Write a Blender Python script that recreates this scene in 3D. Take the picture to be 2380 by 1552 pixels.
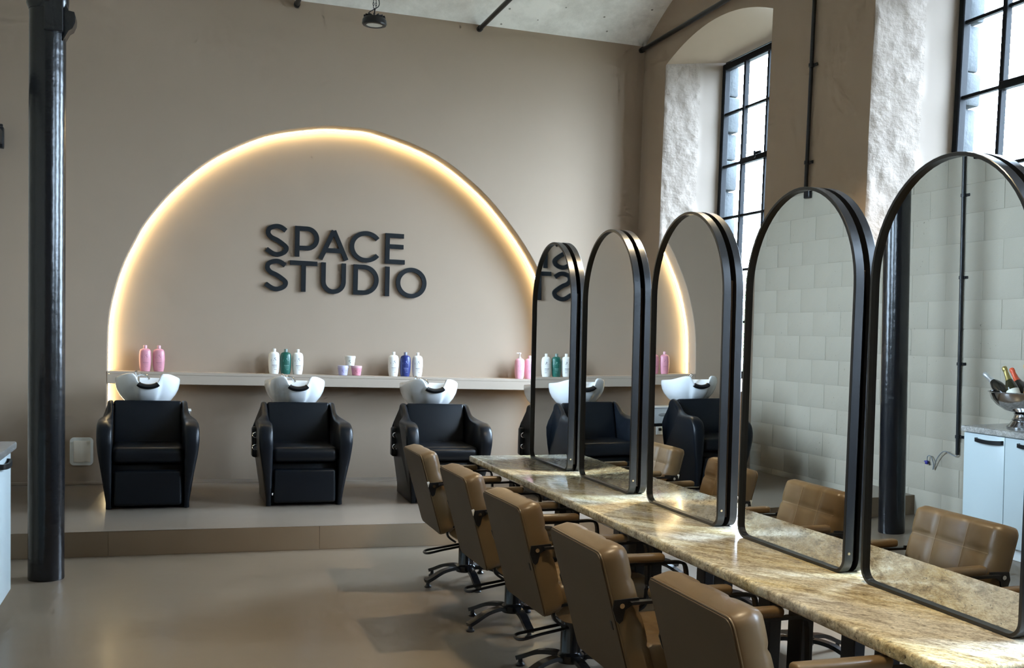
import bpy, bmesh, math, random
from mathutils import Vector, Matrix
random.seed(7)
PI = math.pi
S = bpy.context.scene
for o in list(bpy.data.objects):
    bpy.data.objects.remove(o)

# ------------------------------------------------------------------ camera, world, light, exposure
YAW, PITCH, ROLL = 0.34603, -0.06356, 0.03344
F_PX, PPX, PPY, CAM_Z = 2527.6, 1321.08, 947.74, 1.53794
cam = bpy.data.cameras.new('camera')
cam.sensor_fit = 'HORIZONTAL'
cam.sensor_width = 36.0
cam.lens = F_PX / 2380.0 * 36.0
cam.shift_x = -(PPX - 1190.0) / 2380.0
cam.shift_y = (PPY - 776.0) / 2380.0
cam.clip_start = 0.05
camo = bpy.data.objects.new('camera', cam)
S.collection.objects.link(camo)
fwd = Vector((math.sin(YAW) * math.cos(PITCH), math.cos(YAW) * math.cos(PITCH), math.sin(PITCH)))
rgt = Vector((math.cos(YAW), -math.sin(YAW), 0))
upv = rgt.cross(fwd)
r2 = math.cos(ROLL) * rgt + math.sin(ROLL) * upv
u2 = -math.sin(ROLL) * rgt + math.cos(ROLL) * upv
M = Matrix((r2, u2, -fwd)).transposed().to_4x4()
M.translation = Vector((0, 0, CAM_Z))
camo.matrix_world = M
S.camera = camo

WORLD_STRENGTH = 102.0          # zenith of an overcast sky, a third of it at the horizon
SKY_COL = (0.62, 0.79, 1.0, 1)
PORTAL = True
LAMP_POWER = 300.0
LAMP_COL = (1.0, 0.80, 0.52)
LED_STRENGTH = 34.0
LED_COL = (1.0, 0.82, 0.46, 1)
S.view_settings.view_transform = 'Standard'
S.view_settings.look = 'None'
S.view_settings.exposure = 0.0
S.view_settings.gamma = 1.0
S.view_settings.use_curve_mapping = False
S.cycles.use_denoising = True
S.cycles.max_bounces = 7
S.cycles.diffuse_bounces = 4
S.cycles.glossy_bounces = 4
S.cycles.transparent_max_bounces = 8
S.cycles.use_adaptive_sampling = True
S.cycles.adaptive_threshold = 0.12
S.cycles.adaptive_min_samples = 12
S.cycles.sample_clamp_indirect = 6.0
S.cycles.caustics_reflective = False
S.cycles.caustics_refractive = False

w = bpy.data.worlds.new('sky')
S.world = w
w.use_nodes = True
bg = w.node_tree.nodes['Background']
bg.inputs[0].default_value = SKY_COL
_t = w.node_tree
_tc = _t.nodes.new('ShaderNodeTexCoord')
_sp = _t.nodes.new('ShaderNodeSeparateXYZ')
_t.links.new(_tc.outputs['Generated'], _sp.inputs[0])
_mr = _t.nodes.new('ShaderNodeMapRange')
_mr.inputs[3].default_value = WORLD_STRENGTH / 3.0
_mr.inputs[4].default_value = WORLD_STRENGTH
_t.links.new(_sp.outputs['Z'], _mr.inputs[0])
_t.links.new(_mr.outputs[0], bg.inputs[1])

# ------------------------------------------------------------------ helpers
COL = S.collection


def lin(r, g, b):
    f = lambda c: (c / 255.0 / 12.92) if c / 255.0 <= 0.04045 else ((c / 255.0 + 0.055) / 1.055) ** 2.4
    return (f(r), f(g), f(b), 1.0)


class NT:
    def __init__(self, m):
        self.t = m.node_tree

    def n(self, kind, **kw):
        nd = self.t.nodes.new(kind)
        for k, v in kw.items():
            if k.startswith('i_'):
                key = k[2:]
                key = int(key) if key.isdigit() else key.replace('_', ' ')
                nd.inputs[key].default_value = v
            else:
                setattr(nd, k, v)
        return nd

    def l(self, a, b):
        self.t.links.new(a, b)


MATS = {}


def mat(name, col, rough=0.5, metal=0.0, spec=0.5, coat=0.0, var=0.0, var_scale=3.0, bump=0.0, bump_scale=40.0,
        bump_dist=0.002, col2=None, emis=None, emis_s=0.0, rough_var=0.0, detail=6.0):
    if name in MATS:
        return MATS[name]
    m = bpy.data.materials.new(name)
    m.use_nodes = True
    nt = NT(m)
    b = m.node_tree.nodes['Principled BSDF']
    b.inputs['Base Color'].default_value = col
    b.inputs['Roughness'].default_value = rough
    b.inputs['Metallic'].default_value = metal
    b.inputs['Specular IOR Level'].default_value = spec
    b.inputs['Coat Weight'].default_value = coat
    b.inputs['Coat Roughness'].default_value = 0.08
    if emis:
        b.inputs['Emission Color'].default_value = emis
        b.inputs['Emission Strength'].default_value = emis_s
    tc = nt.n('ShaderNodeTexCoord')
    if var > 0 or col2:
        nz = nt.n('ShaderNodeTexNoise', i_Scale=var_scale, i_Detail=detail, i_Roughness=0.6)
        nt.l(tc.outputs['Object'], nz.inputs['Vector'])
        c2 = col2 or tuple(c * (1 - var) for c in col[:3]) + (1,)
        mx = nt.n('ShaderNodeMix', data_type='RGBA')
        mr = nt.n('ShaderNodeMapRange')
        mr.inputs[1].default_value = 0.35
        mr.inputs[2].default_value = 0.65
        nt.l(nz.outputs['Fac'], mr.inputs[0])
        nt.l(mr.outputs[0], mx.inputs[0])
        mx.inputs[6].default_value = col
        mx.inputs[7].default_value = c2
        nt.l(mx.outputs[2], b.inputs['Base Color'])
        if rough_var > 0:
            rr = nt.n('ShaderNodeMapRange')
            rr.inputs[3].default_value = rough - rough_var
            rr.inputs[4].default_value = rough + rough_var
            nt.l(nz.outputs['Fac'], rr.inputs[0])
            nt.l(rr.outputs[0], b.inputs['Roughness'])
    if bump > 0:
        nb = nt.n('ShaderNodeTexNoise', i_Scale=bump_scale, i_Detail=5.0)
        nt.l(tc.outputs['Object'], nb.inputs['Vector'])
        bp = nt.n('ShaderNodeBump', i_Strength=bump, i_Distance=bump_dist)
        nt.l(nb.outputs['Fac'], bp.inputs['Height'])
        nt.l(bp.outputs[0], b.inputs['Normal'])
    MATS[name] = m
    return m


def mesh_from_bm(name, bm, smooth=True, angle=35):
    me = bpy.data.meshes.new(name)
    bmesh.ops.recalc_face_normals(bm, faces=bm.faces)
    bm.to_mesh(me)
    bm.free()
    if smooth:
        me.polygons.foreach_set('use_smooth', [True] * len(me.polygons))
        me.set_sharp_from_angle(angle=math.radians(angle))
    return me


def obj(name, src, m, parent=None, loc=(0, 0, 0), rot=(0, 0, 0), smooth=True, angle=35):
    me = src if isinstance(src, bpy.types.Mesh) else mesh_from_bm(name, src, smooth, angle)
    if m is not None and not me.materials:
        me.materials.append(m)
    o = bpy.data.objects.new(name, me)
    COL.objects.link(o)
    o.location = loc
    o.rotation_euler = rot
    if parent:
        o.parent = parent
    return o


def tag(o, label, cat, group=None):
    o['label'] = label
    o['category'] = cat
    if group:
        o['group'] = group
    return o


def thing(name, label, cat, loc=(0, 0, 0), rot=(0, 0, 0), group=None):
    o = bpy.data.objects.new(name, None)
    o.empty_display_size = 0.1
    COL.objects.link(o)
    o.location = loc
    o.rotation_euler = rot
    return tag(o, label, cat, group)


def struct(o, label=None):
    o['kind'] = 'structure'
    if label:
        o['label'] = label
    return o


def dup(root, loc, rot, label, group=None):
    def rec(o, par):
        c = o.copy()
        COL.objects.link(c)
        if par:
            c.parent = par
        for ch in list(o.children):
            rec(ch, c)
        return c
    r = rec(root, None)
    r.location = loc
    r.rotation_euler = rot
    r['label'] = label
    if group:
        r['group'] = group
    return r


def B():
    return bmesh.new()


def merge(bm, tmp, M=None):
    if M is not None:
        bmesh.ops.transform(tmp, matrix=M, verts=tmp.verts)
    me = bpy.data.meshes.new('tmp')
    tmp.to_mesh(me)
    tmp.free()
    bm.from_mesh(me)
    bpy.data.meshes.remove(me)


def box(bm, c, s, bev=0.0, seg=2, M=None):
    t = bmesh.new()
    bmesh.ops.create_cube(t, size=1.0)
    bmesh.ops.scale(t, vec=Vector(s), verts=t.verts)
    if bev > 0:
        bmesh.ops.bevel(t, geom=t.edges[:], offset=bev, segments=seg, affect='EDGES', profile=0.5)
    bmesh.ops.translate(t, vec=Vector(c), verts=t.verts)
    merge(bm, t, M)
    return bm


def cyl(bm, p0, p1, r0, r1=None, seg=20, cap=True):
    if r1 is None:
        r1 = r0
    p0, p1 = Vector(p0), Vector(p1)
    d = p1 - p0
    t = bmesh.new()
    bmesh.ops.create_cone(t, cap_ends=cap, segments=seg, radius1=r0, radius2=r1, depth=d.length)
    q = Vector((0, 0, 1)).rotation_difference(d.normalized())
    merge(bm, t, Matrix.Translation((p0 + p1) / 2) @ q.to_matrix().to_4x4())
    return bm


def catmull(pts, n=6, closed=False):
    P = [Vector(p) for p in pts]
    out = []
    N = len(P)
    rng = N if closed else N - 1
    for i in range(rng):
        if closed:
            a, b, c, d = P[(i - 1) % N], P[i], P[(i + 1) % N], P[(i + 2) % N]
        else:
            a, b, c, d = P[max(i - 1, 0)], P[i], P[i + 1], P[min(i + 2, N - 1)]
        for k in range(n):
            t = k / n
            out.append(0.5 * ((2 * b) + (c - a) * t + (2 * a - 5 * b + 4 * c - d) * t * t + (3 * b - a - 3 * c + d) * t ** 3))
    if not closed:
        out.append(P[-1])
    return out


def tube(bm, pts, r, seg=10, closed=False, sx=1.0, sy=1.0, up=None):
    """sweep a (possibly flattened) circle along a polyline"""
    P = [Vector(p) for p in pts]
    N = len(P)
    rings = []
    u = None
    for i in range(N):
        if closed:
            t = (P[(i + 1) % N] - P[(i - 1) % N]).normalized()
        else:
            t = (P[min(i + 1, N - 1)] - P[max(i - 1, 0)]).normalized()
        if up is not None:
            u = Vector(up)
            u = (u - t * u.dot(t)).normalized()
        elif u is None:
            a = Vector((0, 0, 1)) if abs(t.z) < 0.9 else Vector((1, 0, 0))
            u = (a - t * a.dot(t)).normalized()
        else:
            u = (u - t * u.dot(t)).normalized()
        v = t.cross(u)
        rr = r[i] if isinstance(r, (list, tuple)) else r
        rings.append([bm.verts.new(P[i] + (u * math.cos(2 * PI * k / seg) * sx + v * math.sin(2 * PI * k / seg) * sy) * rr) for k in range(seg)])
    M_ = N if closed else N - 1
    for i in range(M_):
        a, b = rings[i], rings[(i + 1) % N]
        for k in range(seg):
            bm.faces.new((a[k], a[(k + 1) % seg], b[(k + 1) % seg], b[k]))
    if not closed:
        bm.faces.new(rings[0][::-1])
        bm.faces.new(rings[-1])
    return bm


def bar(bm, pts, wd, ht, up=(0, 0, 1)):
    """sweep a rectangle (wd across, ht along up) along a polyline"""
    P = [Vector(p) for p in pts]
    N = len(P)
    rings = []
    for i in range(N):
        t = (P[min(i + 1, N - 1)] - P[max(i - 1, 0)]).normalized()
        u = Vector(up)
        u = (u - t * u.dot(t)).normalized()
        v = t.cross(u)
        rings.append([bm.verts.new(P[i] + u * a * ht / 2 + v * b * wd / 2) for a, b in ((1, 1), (1, -1), (-1, -1), (-1, 1))])
    for i in range(N - 1):
        for k in range(4):
            bm.faces.new((rings[i][k], rings[i][(k + 1) % 4], rings[i + 1][(k + 1) % 4], rings[i + 1][k]))
    bm.faces.new(rings[0][::-1])
    bm.faces.new(rings[-1])
    return bm


def lathe(bm, prof, seg=32, c=(0, 0, 0), sx=1.0, sy=1.0):
    c = Vector(c)
    rings = []
    for r, z in prof:
        if r < 1e-5:
            rings.append([bm.verts.new(c + Vector((0, 0, z)))])
        else:
            rings.append([bm.verts.new(c + Vector((r * math.cos(2 * PI * k / seg) * sx, r * math.sin(2 * PI * k / seg) * sy, z))) for k in range(seg)])
    for a, b in zip(rings[:-1], rings[1:]):
        if len(a) == 1 and len(b) == 1:
            continue
        for k in range(seg):
            k2 = (k + 1) % seg
            if len(a) == 1:
                bm.faces.new((a[0], b[k2], b[k]))
            elif len(b) == 1:
                bm.faces.new((a[k], a[k2], b[0]))
            else:
                bm.faces.new((a[k], a[k2], b[k2], b[k]))
    return bm


def prism(bm, pts, f0, f1):
    """pts: list of 2-D points; f0 / f1 map a 2-D point to 3-D for the two caps"""
    a = [bm.verts.new(Vector(f0(p))) for p in pts]
    b = [bm.verts.new(Vector(f1(p))) for p in pts]
    n = len(pts)
    for i in range(n):
        bm.faces.new((a[i], a[(i + 1) % n], b[(i + 1) % n], b[i]))
    bm.faces.new(a[::-1])
    bm.faces.new(b)
    return bm


def quad(bm, *p):
    return bm.faces.new([bm.verts.new(Vector(q)) for q in p])


def grid(bm, f, nu, nv):
    V = [[bm.verts.new(Vector(f(i / nu, j / nv))) for j in range(nv + 1)] for i in range(nu + 1)]
    for i in range(nu):
        for j in range(nv):
            bm.faces.new((V[i][j], V[i + 1][j], V[i + 1][j + 1], V[i][j + 1]))
    return V


def sstep(a, b, x):
    t = min(1, max(0, (x - a) / (b - a)))
    return t * t * (3 - 2 * t)


# ------------------------------------------------------------------ materials
def wall_paint(name, col, var=0.10, bump=0.15, bscale=6.0, bdist=0.01, fine=0.08):
    m = bpy.data.materials.new(name)
    m.use_nodes = True
    nt = NT(m)
    b = m.node_tree.nodes['Principled BSDF']
    b.inputs['Roughness'].default_value = 0.75
    b.inputs['Specular IOR Level'].default_value = 0.25
    tc = nt.n('ShaderNodeTexCoord')
    n1 = nt.n('ShaderNodeTexNoise', i_Scale=1.6, i_Detail=3.0, i_Roughness=0.6)
    nt.l(tc.outputs['Object'], n1.inputs['Vector'])
    mx = nt.n('ShaderNodeMix', data_type='RGBA')
    mx.inputs[6].default_value = col
    mx.inputs[7].default_value = tuple(c * (1 - var) for c in col[:3]) + (1,)
    nt.l(n1.outputs['Fac'], mx.inputs[0])
    nt.l(mx.outputs[2], b.inputs['Base Color'])
    n2 = nt.n('ShaderNodeTexNoise', i_Scale=bscale, i_Detail=(4.0 if bump > 0.3 else 1.5))
    nt.l(tc.outputs['Object'], n2.inputs['Vector'])
    if fine < 0.2:
        b1 = nt.n('ShaderNodeBump', i_Strength=bump, i_Distance=bdist)
        nt.l(n2.outputs['Fac'], b1.inputs['Height'])
        nt.l(b1.outputs[0], b.inputs['Normal'])
        MATS[name] = m
        return m
    n3 = nt.n('ShaderNodeTexNoise', i_Scale=140.0, i_Detail=3.0)
    nt.l(tc.outputs['Object'], n3.inputs['Vector'])
    b1 = nt.n('ShaderNodeBump', i_Strength=bump, i_Distance=bdist)
    nt.l(n2.outputs['Fac'], b1.inputs['Height'])
    b2 = nt.n('ShaderNodeBump', i_Strength=fine, i_Distance=0.003)
    nt.l(n3.outputs['Fac'], b2.inputs['Height'])
    nt.l(b1.outputs[0], b2.inputs['Normal'])
    nt.l(b2.outputs[0], b.inputs['Normal'])
    MATS[name] = m
    return m


TAUPE = (0.338, 0.258, 0.190, 1)
M_wall = wall_paint('taupe_wall_paint', TAUPE, 0.08, 0.10, 3.0, 0.02)
M_niche = wall_paint('niche_plaster', TAUPE, 0.08, 0.22, 2.2, 0.03)
M_plaster = wall_paint('rough_plaster', (0.34, 0.285, 0.24, 1), 0.08, 0.65, 24.0, 0.012, 0.30)
M_plaster_s = wall_paint('smooth_plaster', (0.34, 0.285, 0.24, 1), 0.05, 0.08, 4.0, 0.01, 0.08)
M_block = wall_paint('painted_block', (0.375, 0.335, 0.265, 1), 0.10, 0.25, 9.0, 0.008, 0.35)
M_trimp = wall_paint('platform_riser_paint', (0.23, 0.170, 0.112, 1), 0.06, 0.05)


def vault_mat():
    m = bpy.data.materials.new('whitewashed_vault')
    m.use_nodes = True
    nt = NT(m)
    b = m.node_tree.nodes['Principled BSDF']
    b.inputs['Roughness'].default_value = 0.85
    tc = nt.n('ShaderNodeTexCoord')
    n1 = nt.n('ShaderNodeTexNoise', i_Scale=2.2, i_Detail=6.0, i_Roughness=0.68)
    nt.l(tc.outputs['Object'], n1.inputs['Vector'])
    cr = nt.n('ShaderNodeValToRGB')
    e = cr.color_ramp.elements
    e[0].position = 0.33
    e[0].color = (0.66, 0.63, 0.58, 1)
    e[1].position = 0.62
    e[1].color = (0.93, 0.90, 0.85, 1)
    nt.l(n1.outputs['Fac'], cr.inputs[0])
    n2 = nt.n('ShaderNodeTexVoronoi', i_Scale=5.0)
    nt.l(tc.outputs['Object'], n2.inputs['Vector'])
    lt = nt.n('ShaderNodeMath', operation='LESS_THAN')
    lt.inputs[1].default_value = 0.055
    nt.l(n2.outputs['Distance'], lt.inputs[0])
    mx = nt.n('ShaderNodeMix', data_type='RGBA')
    nt.l(lt.outputs[0], mx.inputs[0])
    nt.l(cr.outputs[0], mx.inputs[6])
    mx.inputs[7].default_value = (0.30, 0.28, 0.24, 1)
    nt.l(mx.outputs[2], b.inputs['Base Color'])
    bp = nt.n('ShaderNodeBump', i_Strength=0.5, i_Distance=0.02)
    nt.l(n1.outputs['Fac'], bp.inputs['Height'])
    nt.l(bp.outputs[0], b.inputs['Normal'])
    return m


M_vault = vault_mat()


def floor_mat(name, col, col2, rough):
    m = bpy.data.materials.new(name)
    m.use_nodes = True
    nt = NT(m)
    b = m.node_tree.nodes['Principled BSDF']
    b.inputs['Specular IOR Level'].default_value = 0.5
    b.inputs['Coat Weight'].default_value = 0.12
    b.inputs['Coat Roughness'].default_value = 0.16
    tc = nt.n('ShaderNodeTexCoord')
    n1 = nt.n('ShaderNodeTexNoise', i_Scale=0.9, i_Detail=5.0, i_Roughness=0.62, i_Distortion=0.6)
    nt.l(tc.outputs['Object'], n1.inputs['Vector'])
    cr = nt.n('ShaderNodeValToRGB')
    e = cr.color_ramp.elements
    e[0].position = 0.3
    e[0].color = col2
    e[1].position = 0.7
    e[1].color = col
    nt.l(n1.outputs['Fac'], cr.inputs[0])
    nt.l(cr.outputs[0], b.inputs['Base Color'])
    rr = nt.n('ShaderNodeMapRange')
    rr.inputs[3].default_value = rough - 0.06
    rr.inputs[4].default_value = rough + 0.10
    nt.l(n1.outputs['Fac'], rr.inputs[0])
    nt.l(rr.outputs[0], b.inputs['Roughness'])
    n2 = nt.n('ShaderNodeTexNoise', i_Scale=7.0, i_Detail=1.0)
    nt.l(tc.outputs['Object'], n2.inputs['Vector'])
    bp = nt.n('ShaderNodeBump', i_Strength=0.06, i_Distance=0.01)
    nt.l(n2.outputs['Fac'], bp.inputs['Height'])
    nt.l(bp.outputs[0], b.inputs['Normal'])
    return m


M_floor = floor_mat('microcement_floor', (0.170, 0.134, 0.098, 1), (0.140, 0.109, 0.078, 1), 0.33)
M_plat = floor_mat('microcement_platform', (0.190, 0.156, 0.122, 1), (0.160, 0.130, 0.100, 1), 0.31)


def granite(name, warm=True, scale=1.0):
    m = bpy.data.materials.new(name)
    m.use_nodes = True
    nt = NT(m)
    b = m.node_tree.nodes['Principled BSDF']
    b.inputs['Roughness'].default_value = 0.13
    b.inputs['Specular IOR Level'].default_value = 0.5
    tc = nt.n('ShaderNodeTexCoord')
    mp = nt.n('ShaderNodeMapping')
    mp.inputs['Scale'].default_value = (8.0 * scale, 2.4 * scale, 6.0 * scale)
    m0_ = nt.n('ShaderNodeMapping')
    m0_.inputs['Rotation'].default_value = (0, 0, -0.56)
    nt.l(tc.outputs['Object'], m0_.inputs['Vector'])
    nt.l(m0_.outputs[0], mp.inputs['Vector'])
    n1 = nt.n('ShaderNodeTexNoise', i_Scale=3.0, i_Detail=9.0, i_Roughness=0.80, i_Distortion=0.35)
    nt.l(mp.outputs[0], n1.inputs['Vector'])
    cr = nt.n('ShaderNodeValToRGB')
    e = cr.color_ramp.elements
    if warm:
        cols = [(0.28, (0.13, 0.09, 0.05, 1)), (0.39, (0.32, 0.24, 0.12, 1)), (0.47, (0.55, 0.45, 0.25, 1)), (0.55, (0.74, 0.66, 0.42, 1)), (0.68, (0.82, 0.79, 0.67, 1))]
    else:
        cols = [(0.30, (0.12, 0.11, 0.10, 1)), (0.45, (0.30, 0.28, 0.25, 1)), (0.58, (0.44, 0.42, 0.38, 1)), (0.70, (0.60, 0.58, 0.54, 1))]
    e[0].position, e[0].color = cols[0]
    e[1].position, e[1].color = cols[-1]
    for ps, c in cols[1:-1]:
        k = e.new(ps)
        k.color = c
    nt.l(n1.outputs['Fac'], cr.inputs[0])
    # slow drift between warm and grey stone
    n0 = nt.n('ShaderNodeTexNoise', i_Scale=0.45, i_Detail=3.0)
    nt.l(mp.outputs[0], n0.inputs['Vector'])
    mr = nt.n('ShaderNodeMapRange')
    mr.inputs[1].default_value = 0.40
    mr.inputs[2].default_value = 0.62
    nt.l(n0.outputs['Fac'], mr.inputs[0])
    hs = nt.n('ShaderNodeHueSaturation')
    hs.inputs['Saturation'].default_value = 0.45
    hs.inputs['Value'].default_value = 0.9
    nt.l(cr.outputs[0], hs.inputs['Color'])
    m1 = nt.n('ShaderNodeMix', data_type='RGBA')
    nt.l(mr.outputs[0], m1.inputs[0])
    nt.l(cr.outputs[0], m1.inputs[6])
    nt.l(hs.outputs[0], m1.inputs[7])
    # dark flecks
    n2 = nt.n('ShaderNodeTexNoise', i_Scale=16.0, i_Detail=4.0, i_Roughness=0.75, i_Distortion=0.8)
    nt.l(mp.outputs[0], n2.inputs['Vector'])
    f2 = nt.n('ShaderNodeMapRange')
    f2.inputs[1].default_value = 0.585
    f2.inputs[2].default_value = 0.66
    nt.l(n2.outputs['Fac'], f2.inputs[0])
    m2 = nt.n('ShaderNodeMix', data_type='RGBA')
    nt.l(f2.outputs[0], m2.inputs[0])
    nt.l(m1.outputs[2], m2.inputs[6])
    m2.inputs[7].default_value = (0.055, 0.045, 0.035, 1)
    n3 = nt.n('ShaderNodeTexNoise', i_Scale=75.0 * scale, i_Detail=4.0, i_Roughness=0.7)
    nt.l(tc.outputs['Object'], n3.inputs['Vector'])
    f3 = nt.n('ShaderNodeMapRange')
    f3.inputs[1].default_value = 0.35
    f3.inputs[2].default_value = 0.65
    f3.inputs[3].default_value = 0.74
    f3.inputs[4].default_value = 1.30
    nt.l(n3.outputs['Fac'], f3.inputs[0])
    vm = nt.n('ShaderNodeVectorMath', operation='SCALE')
    nt.l(m2.outputs[2], vm.inputs[0])
    nt.l(f3.outputs[0], vm.inputs['Scale'])
    nt.l(vm.outputs[0], b.inputs['Base Color'])
    return m


M_granite = granite('polished_granite', True)
M_stone = granite('grey_stone_worktop', False, 1.6)
M_black = mat('black_satin_metal', (0.007, 0.0075, 0.009, 1), 0.34, 0.0, 0.4)
M_frame = mat('black_mirror_frame', (0.007, 0.008, 0.010, 1), 0.30, 0.0, 0.6)
M_blackgloss = mat('black_gloss_metal', (0.006, 0.0065, 0.008, 1), 0.17, 0.0, 0.55)
M_iron = mat('black_painted_iron', (0.005, 0.0055, 0.007, 1), 0.22, 0.0, 0.55, bump=0.30, bump_scale=16.0, bump_dist=0.008)
M_winmetal = mat('dark_window_steel', (0.006, 0.0065, 0.0075, 1), 0.6, 0.0, 0.10, bump=0.3, bump_scale=30.0)
M_vinyl = mat('black_vinyl', (0.0030, 0.0042, 0.0062, 1), 0.34, 0.0, 0.24)
M_ceramic = mat('white_ceramic', (0.72, 0.74, 0.75, 1), 0.12, 0.0, 0.5, coat=0.3)
M_rubber = mat('black_gel', (0.008, 0.008, 0.009, 1), 0.28)
M_chrome = mat('chrome', (0.75, 0.76, 0.78, 1), 0.08, 1.0)
M_steel = mat('polished_steel', (0.56, 0.56, 0.57, 1), 0.13, 1.0)
M_leather = mat('tan_leather', (0.146, 0.094, 0.044, 1), 0.38, 0.0, 0.5, var=0.12, var_scale=4.0, detail=2.0)
M_leather_d = mat('brown_leather_back', (0.074, 0.050, 0.029, 1), 0.55, 0.0, 0.35, var=0.08, var_scale=4.0, detail=2.0)
M_stitch = mat('tan_stitching', (0.24, 0.17, 0.10, 1), 0.7)
M_tagw = mat('white_tag', (0.75, 0.74, 0.70, 1), 0.6)
M_mirror = mat('mirror_silver', (0.80, 0.82, 0.81, 1), 0.0, 1.0)
M_white = mat('white_cabinet_lacquer', (0.47, 0.54, 0.55, 1), 0.28, 0.0, 0.5)
M_plast = mat('white_plastic', (0.62, 0.63, 0.61, 1), 0.4)
M_shelf = mat('shelf_paint', (0.37, 0.30, 0.235, 1), 0.55, spec=0.3)
M_letter = mat('black_letter', (0.008, 0.010, 0.012, 1), 0.45, spec=0.22)
M_led = mat('led_glow', LED_COL, 0.5, emis=LED_COL, emis_s=LED_STRENGTH)
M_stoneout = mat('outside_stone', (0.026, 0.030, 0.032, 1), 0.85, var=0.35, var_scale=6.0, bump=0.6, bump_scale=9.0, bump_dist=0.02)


def pane_mat():
    m = bpy.data.materials.new('window_glass')
    m.use_nodes = True
    nt = NT(m)
    t = m.node_tree
    for n in list(t.nodes):
        if n.type == 'BSDF_PRINCIPLED':
            t.nodes.remove(n)
    out = [n for n in t.nodes if n.type == 'OUTPUT_MATERIAL'][0]
    tr = nt.n('ShaderNodeBsdfTransparent')
    tr.inputs[0].default_value = (0.95, 0.97, 0.97, 1)
    gl = nt.n('ShaderNodeBsdfGlossy')
    gl.inputs['Roughness'].default_value = 0.02
    lw = nt.n('ShaderNodeLayerWeight', i_Blend=0.5)
    pw = nt.n('ShaderNodeMath', operation='POWER')
    pw.inputs[1].default_value = 5.0
    nt.l(lw.outputs['Facing'], pw.inputs[0])
    fr = nt.n('ShaderNodeMath', operation='MULTIPLY_ADD')
    fr.inputs[1].default_value = 0.85
    fr.inputs[2].default_value = 0.05
    nt.l(pw.outputs[0], fr.inputs[0])
    mx = nt.n('ShaderNodeMixShader')
    nt.l(fr.outputs[0], mx.inputs[0])
    nt.l(tr.outputs[0], mx.inputs[1])
    nt.l(gl.outputs[0], mx.inputs[2])
    nt.l(mx.outputs[0], out.inputs[0])
    return m


M_pane = pane_mat()
M_panel = mat('translucent_plastic', (0.85, 0.80, 0.72, 1), 0.22, 0.0, 0.5, coat=0.3)

# ------------------------------------------------------------------ room dimensions (metres)
XL, XR, YB, YF = -1.387, 4.277, 10.0, -1.8
ZP, YP = 0.167, 7.71          # platform
ZC = 4.413                    # springing of the vault
NX0, NX1, ND = -0.57, 3.43, 0.22   # arch niche

# floor, platform ------------------------------------------------
bm = B()
grid(bm, lambda u, v: (XL + (XR - XL) * u, YF + (YP + 0.02 - YF) * v, 0), 2, 4)
struct(obj('floor', bm, M_floor), 'polished grey brown microcement floor of the salon')
bm = B()
quad(bm, (XL, YP, ZP), (XR, YP, ZP), (XR, YB + 0.001, ZP), (XL, YB + 0.001, ZP))
plat = struct(obj('floor_platform', bm, M_plat), 'raised polished cement platform carrying the wash units')
# riser boards of the platform, with butt joints
cuts = [XL, -0.42, 0.95, 2.45, 3.6, XR]
for a, b in zip(cuts[:-1], cuts[1:]):
    bm = B()
    box(bm, ((a + b) / 2, YP + 0.012, ZP / 2 - 0.001), (b - a - 0.0012, 0.024, ZP - 0.002), 0.0015, 1)
    obj('riser_board', bm, M_trimp, plat)
bm = B()
box(bm, ((XL + XR) / 2, YP + 0.06, ZP / 2 - 0.002), (XR - XL, 0.07, ZP - 0.003))
obj('riser_backing', bm, M_trimp, plat)
# back wall with the arch opening ---------------------------------
AL = [(-0.57, 1.15), (-0.564, 1.51), (-0.532, 1.745), (-0.463, 2.005), (-0.37, 2.225), (-0.262, 2.43), (-0.07, 2.685), (0.184, 2.936),
      (0.444, 3.112), (0.758, 3.26), (1.16, 3.352), (1.42, 3.37), (1.70, 3.352), (2.227, 3.190), (2.67, 2.897), (3.012, 2.541), (3.24, 2.219),
      (3.345, 1.99), (3.405, 1.745), (3.428, 1.51), (3.43, 1.15)]
arch = [(p.x, p.y) for p in catmull([(x, z, 0) for x, z in AL], 5)]
full = [(NX0, ZP)] + arch + [(NX1, ZP)]
bm = B()
quad(bm, (XL, YB, ZP), (NX0, YB, ZP), (NX0, YB, 4.75), (XL, YB, 4.75))
quad(bm, (NX1, YB, ZP), (XR, YB, ZP), (XR, YB, 4.75), (NX1, YB, 4.75))
for (x0, z0), (x1, z1) in zip(arch[:-1], arch[1:]):
    if x1 - x0 > 1e-6:
        quad(bm, (x0, YB, z0), (x1, YB, z1), (x1, YB, 4.75), (x0, YB, 4.75))
wall_back = struct(obj('wall_back', bm, M_wall, smooth=False), 'taupe painted end wall around the lit arch')
# wobbly plaster reveal + back panel
bm = B()
lip = 0.012
prof = [(0.0, 0.0), (0.004, 0.006), (ND, 0.006)]
prev = None
for i, (x, z) in enumerate(full):
    a = Vector(full[max(i - 1, 0)])
    b_ = Vector(full[min(i + 1, len(full) - 1)])
    t = (b_ - a).normalized()
    nrm = Vector((t.y, -t.x))          # towards the inside of the arch
    ring = [bm.verts.new((x + nrm.x * q, YB + d, z + nrm.y * q)) for d, q in prof]
    if prev:
        for k in range(len(ring) - 1):
            bm.faces.new((prev[k], ring[k], ring[k + 1], prev[k + 1]))
    prev = ring
obj('arch_reveal', bm, M_niche, wall_back, smooth=True)
bm = B()
quad(bm, (NX0 - 0.02, YB + ND, ZP - 0.02), (NX1 + 0.02, YB + ND, ZP - 0.02), (NX1 + 0.02, YB + ND, 3.42), (NX0 - 0.02, YB + ND, 3.42))
obj('niche_back', bm, M_niche, wall_back, smooth=False)
bm = B()
box(bm, ((NX0 + NX1) / 2, YB + ND / 2, ZP - 0.012), (NX1 - NX0, ND, 0.03), 0.003, 1)
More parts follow.
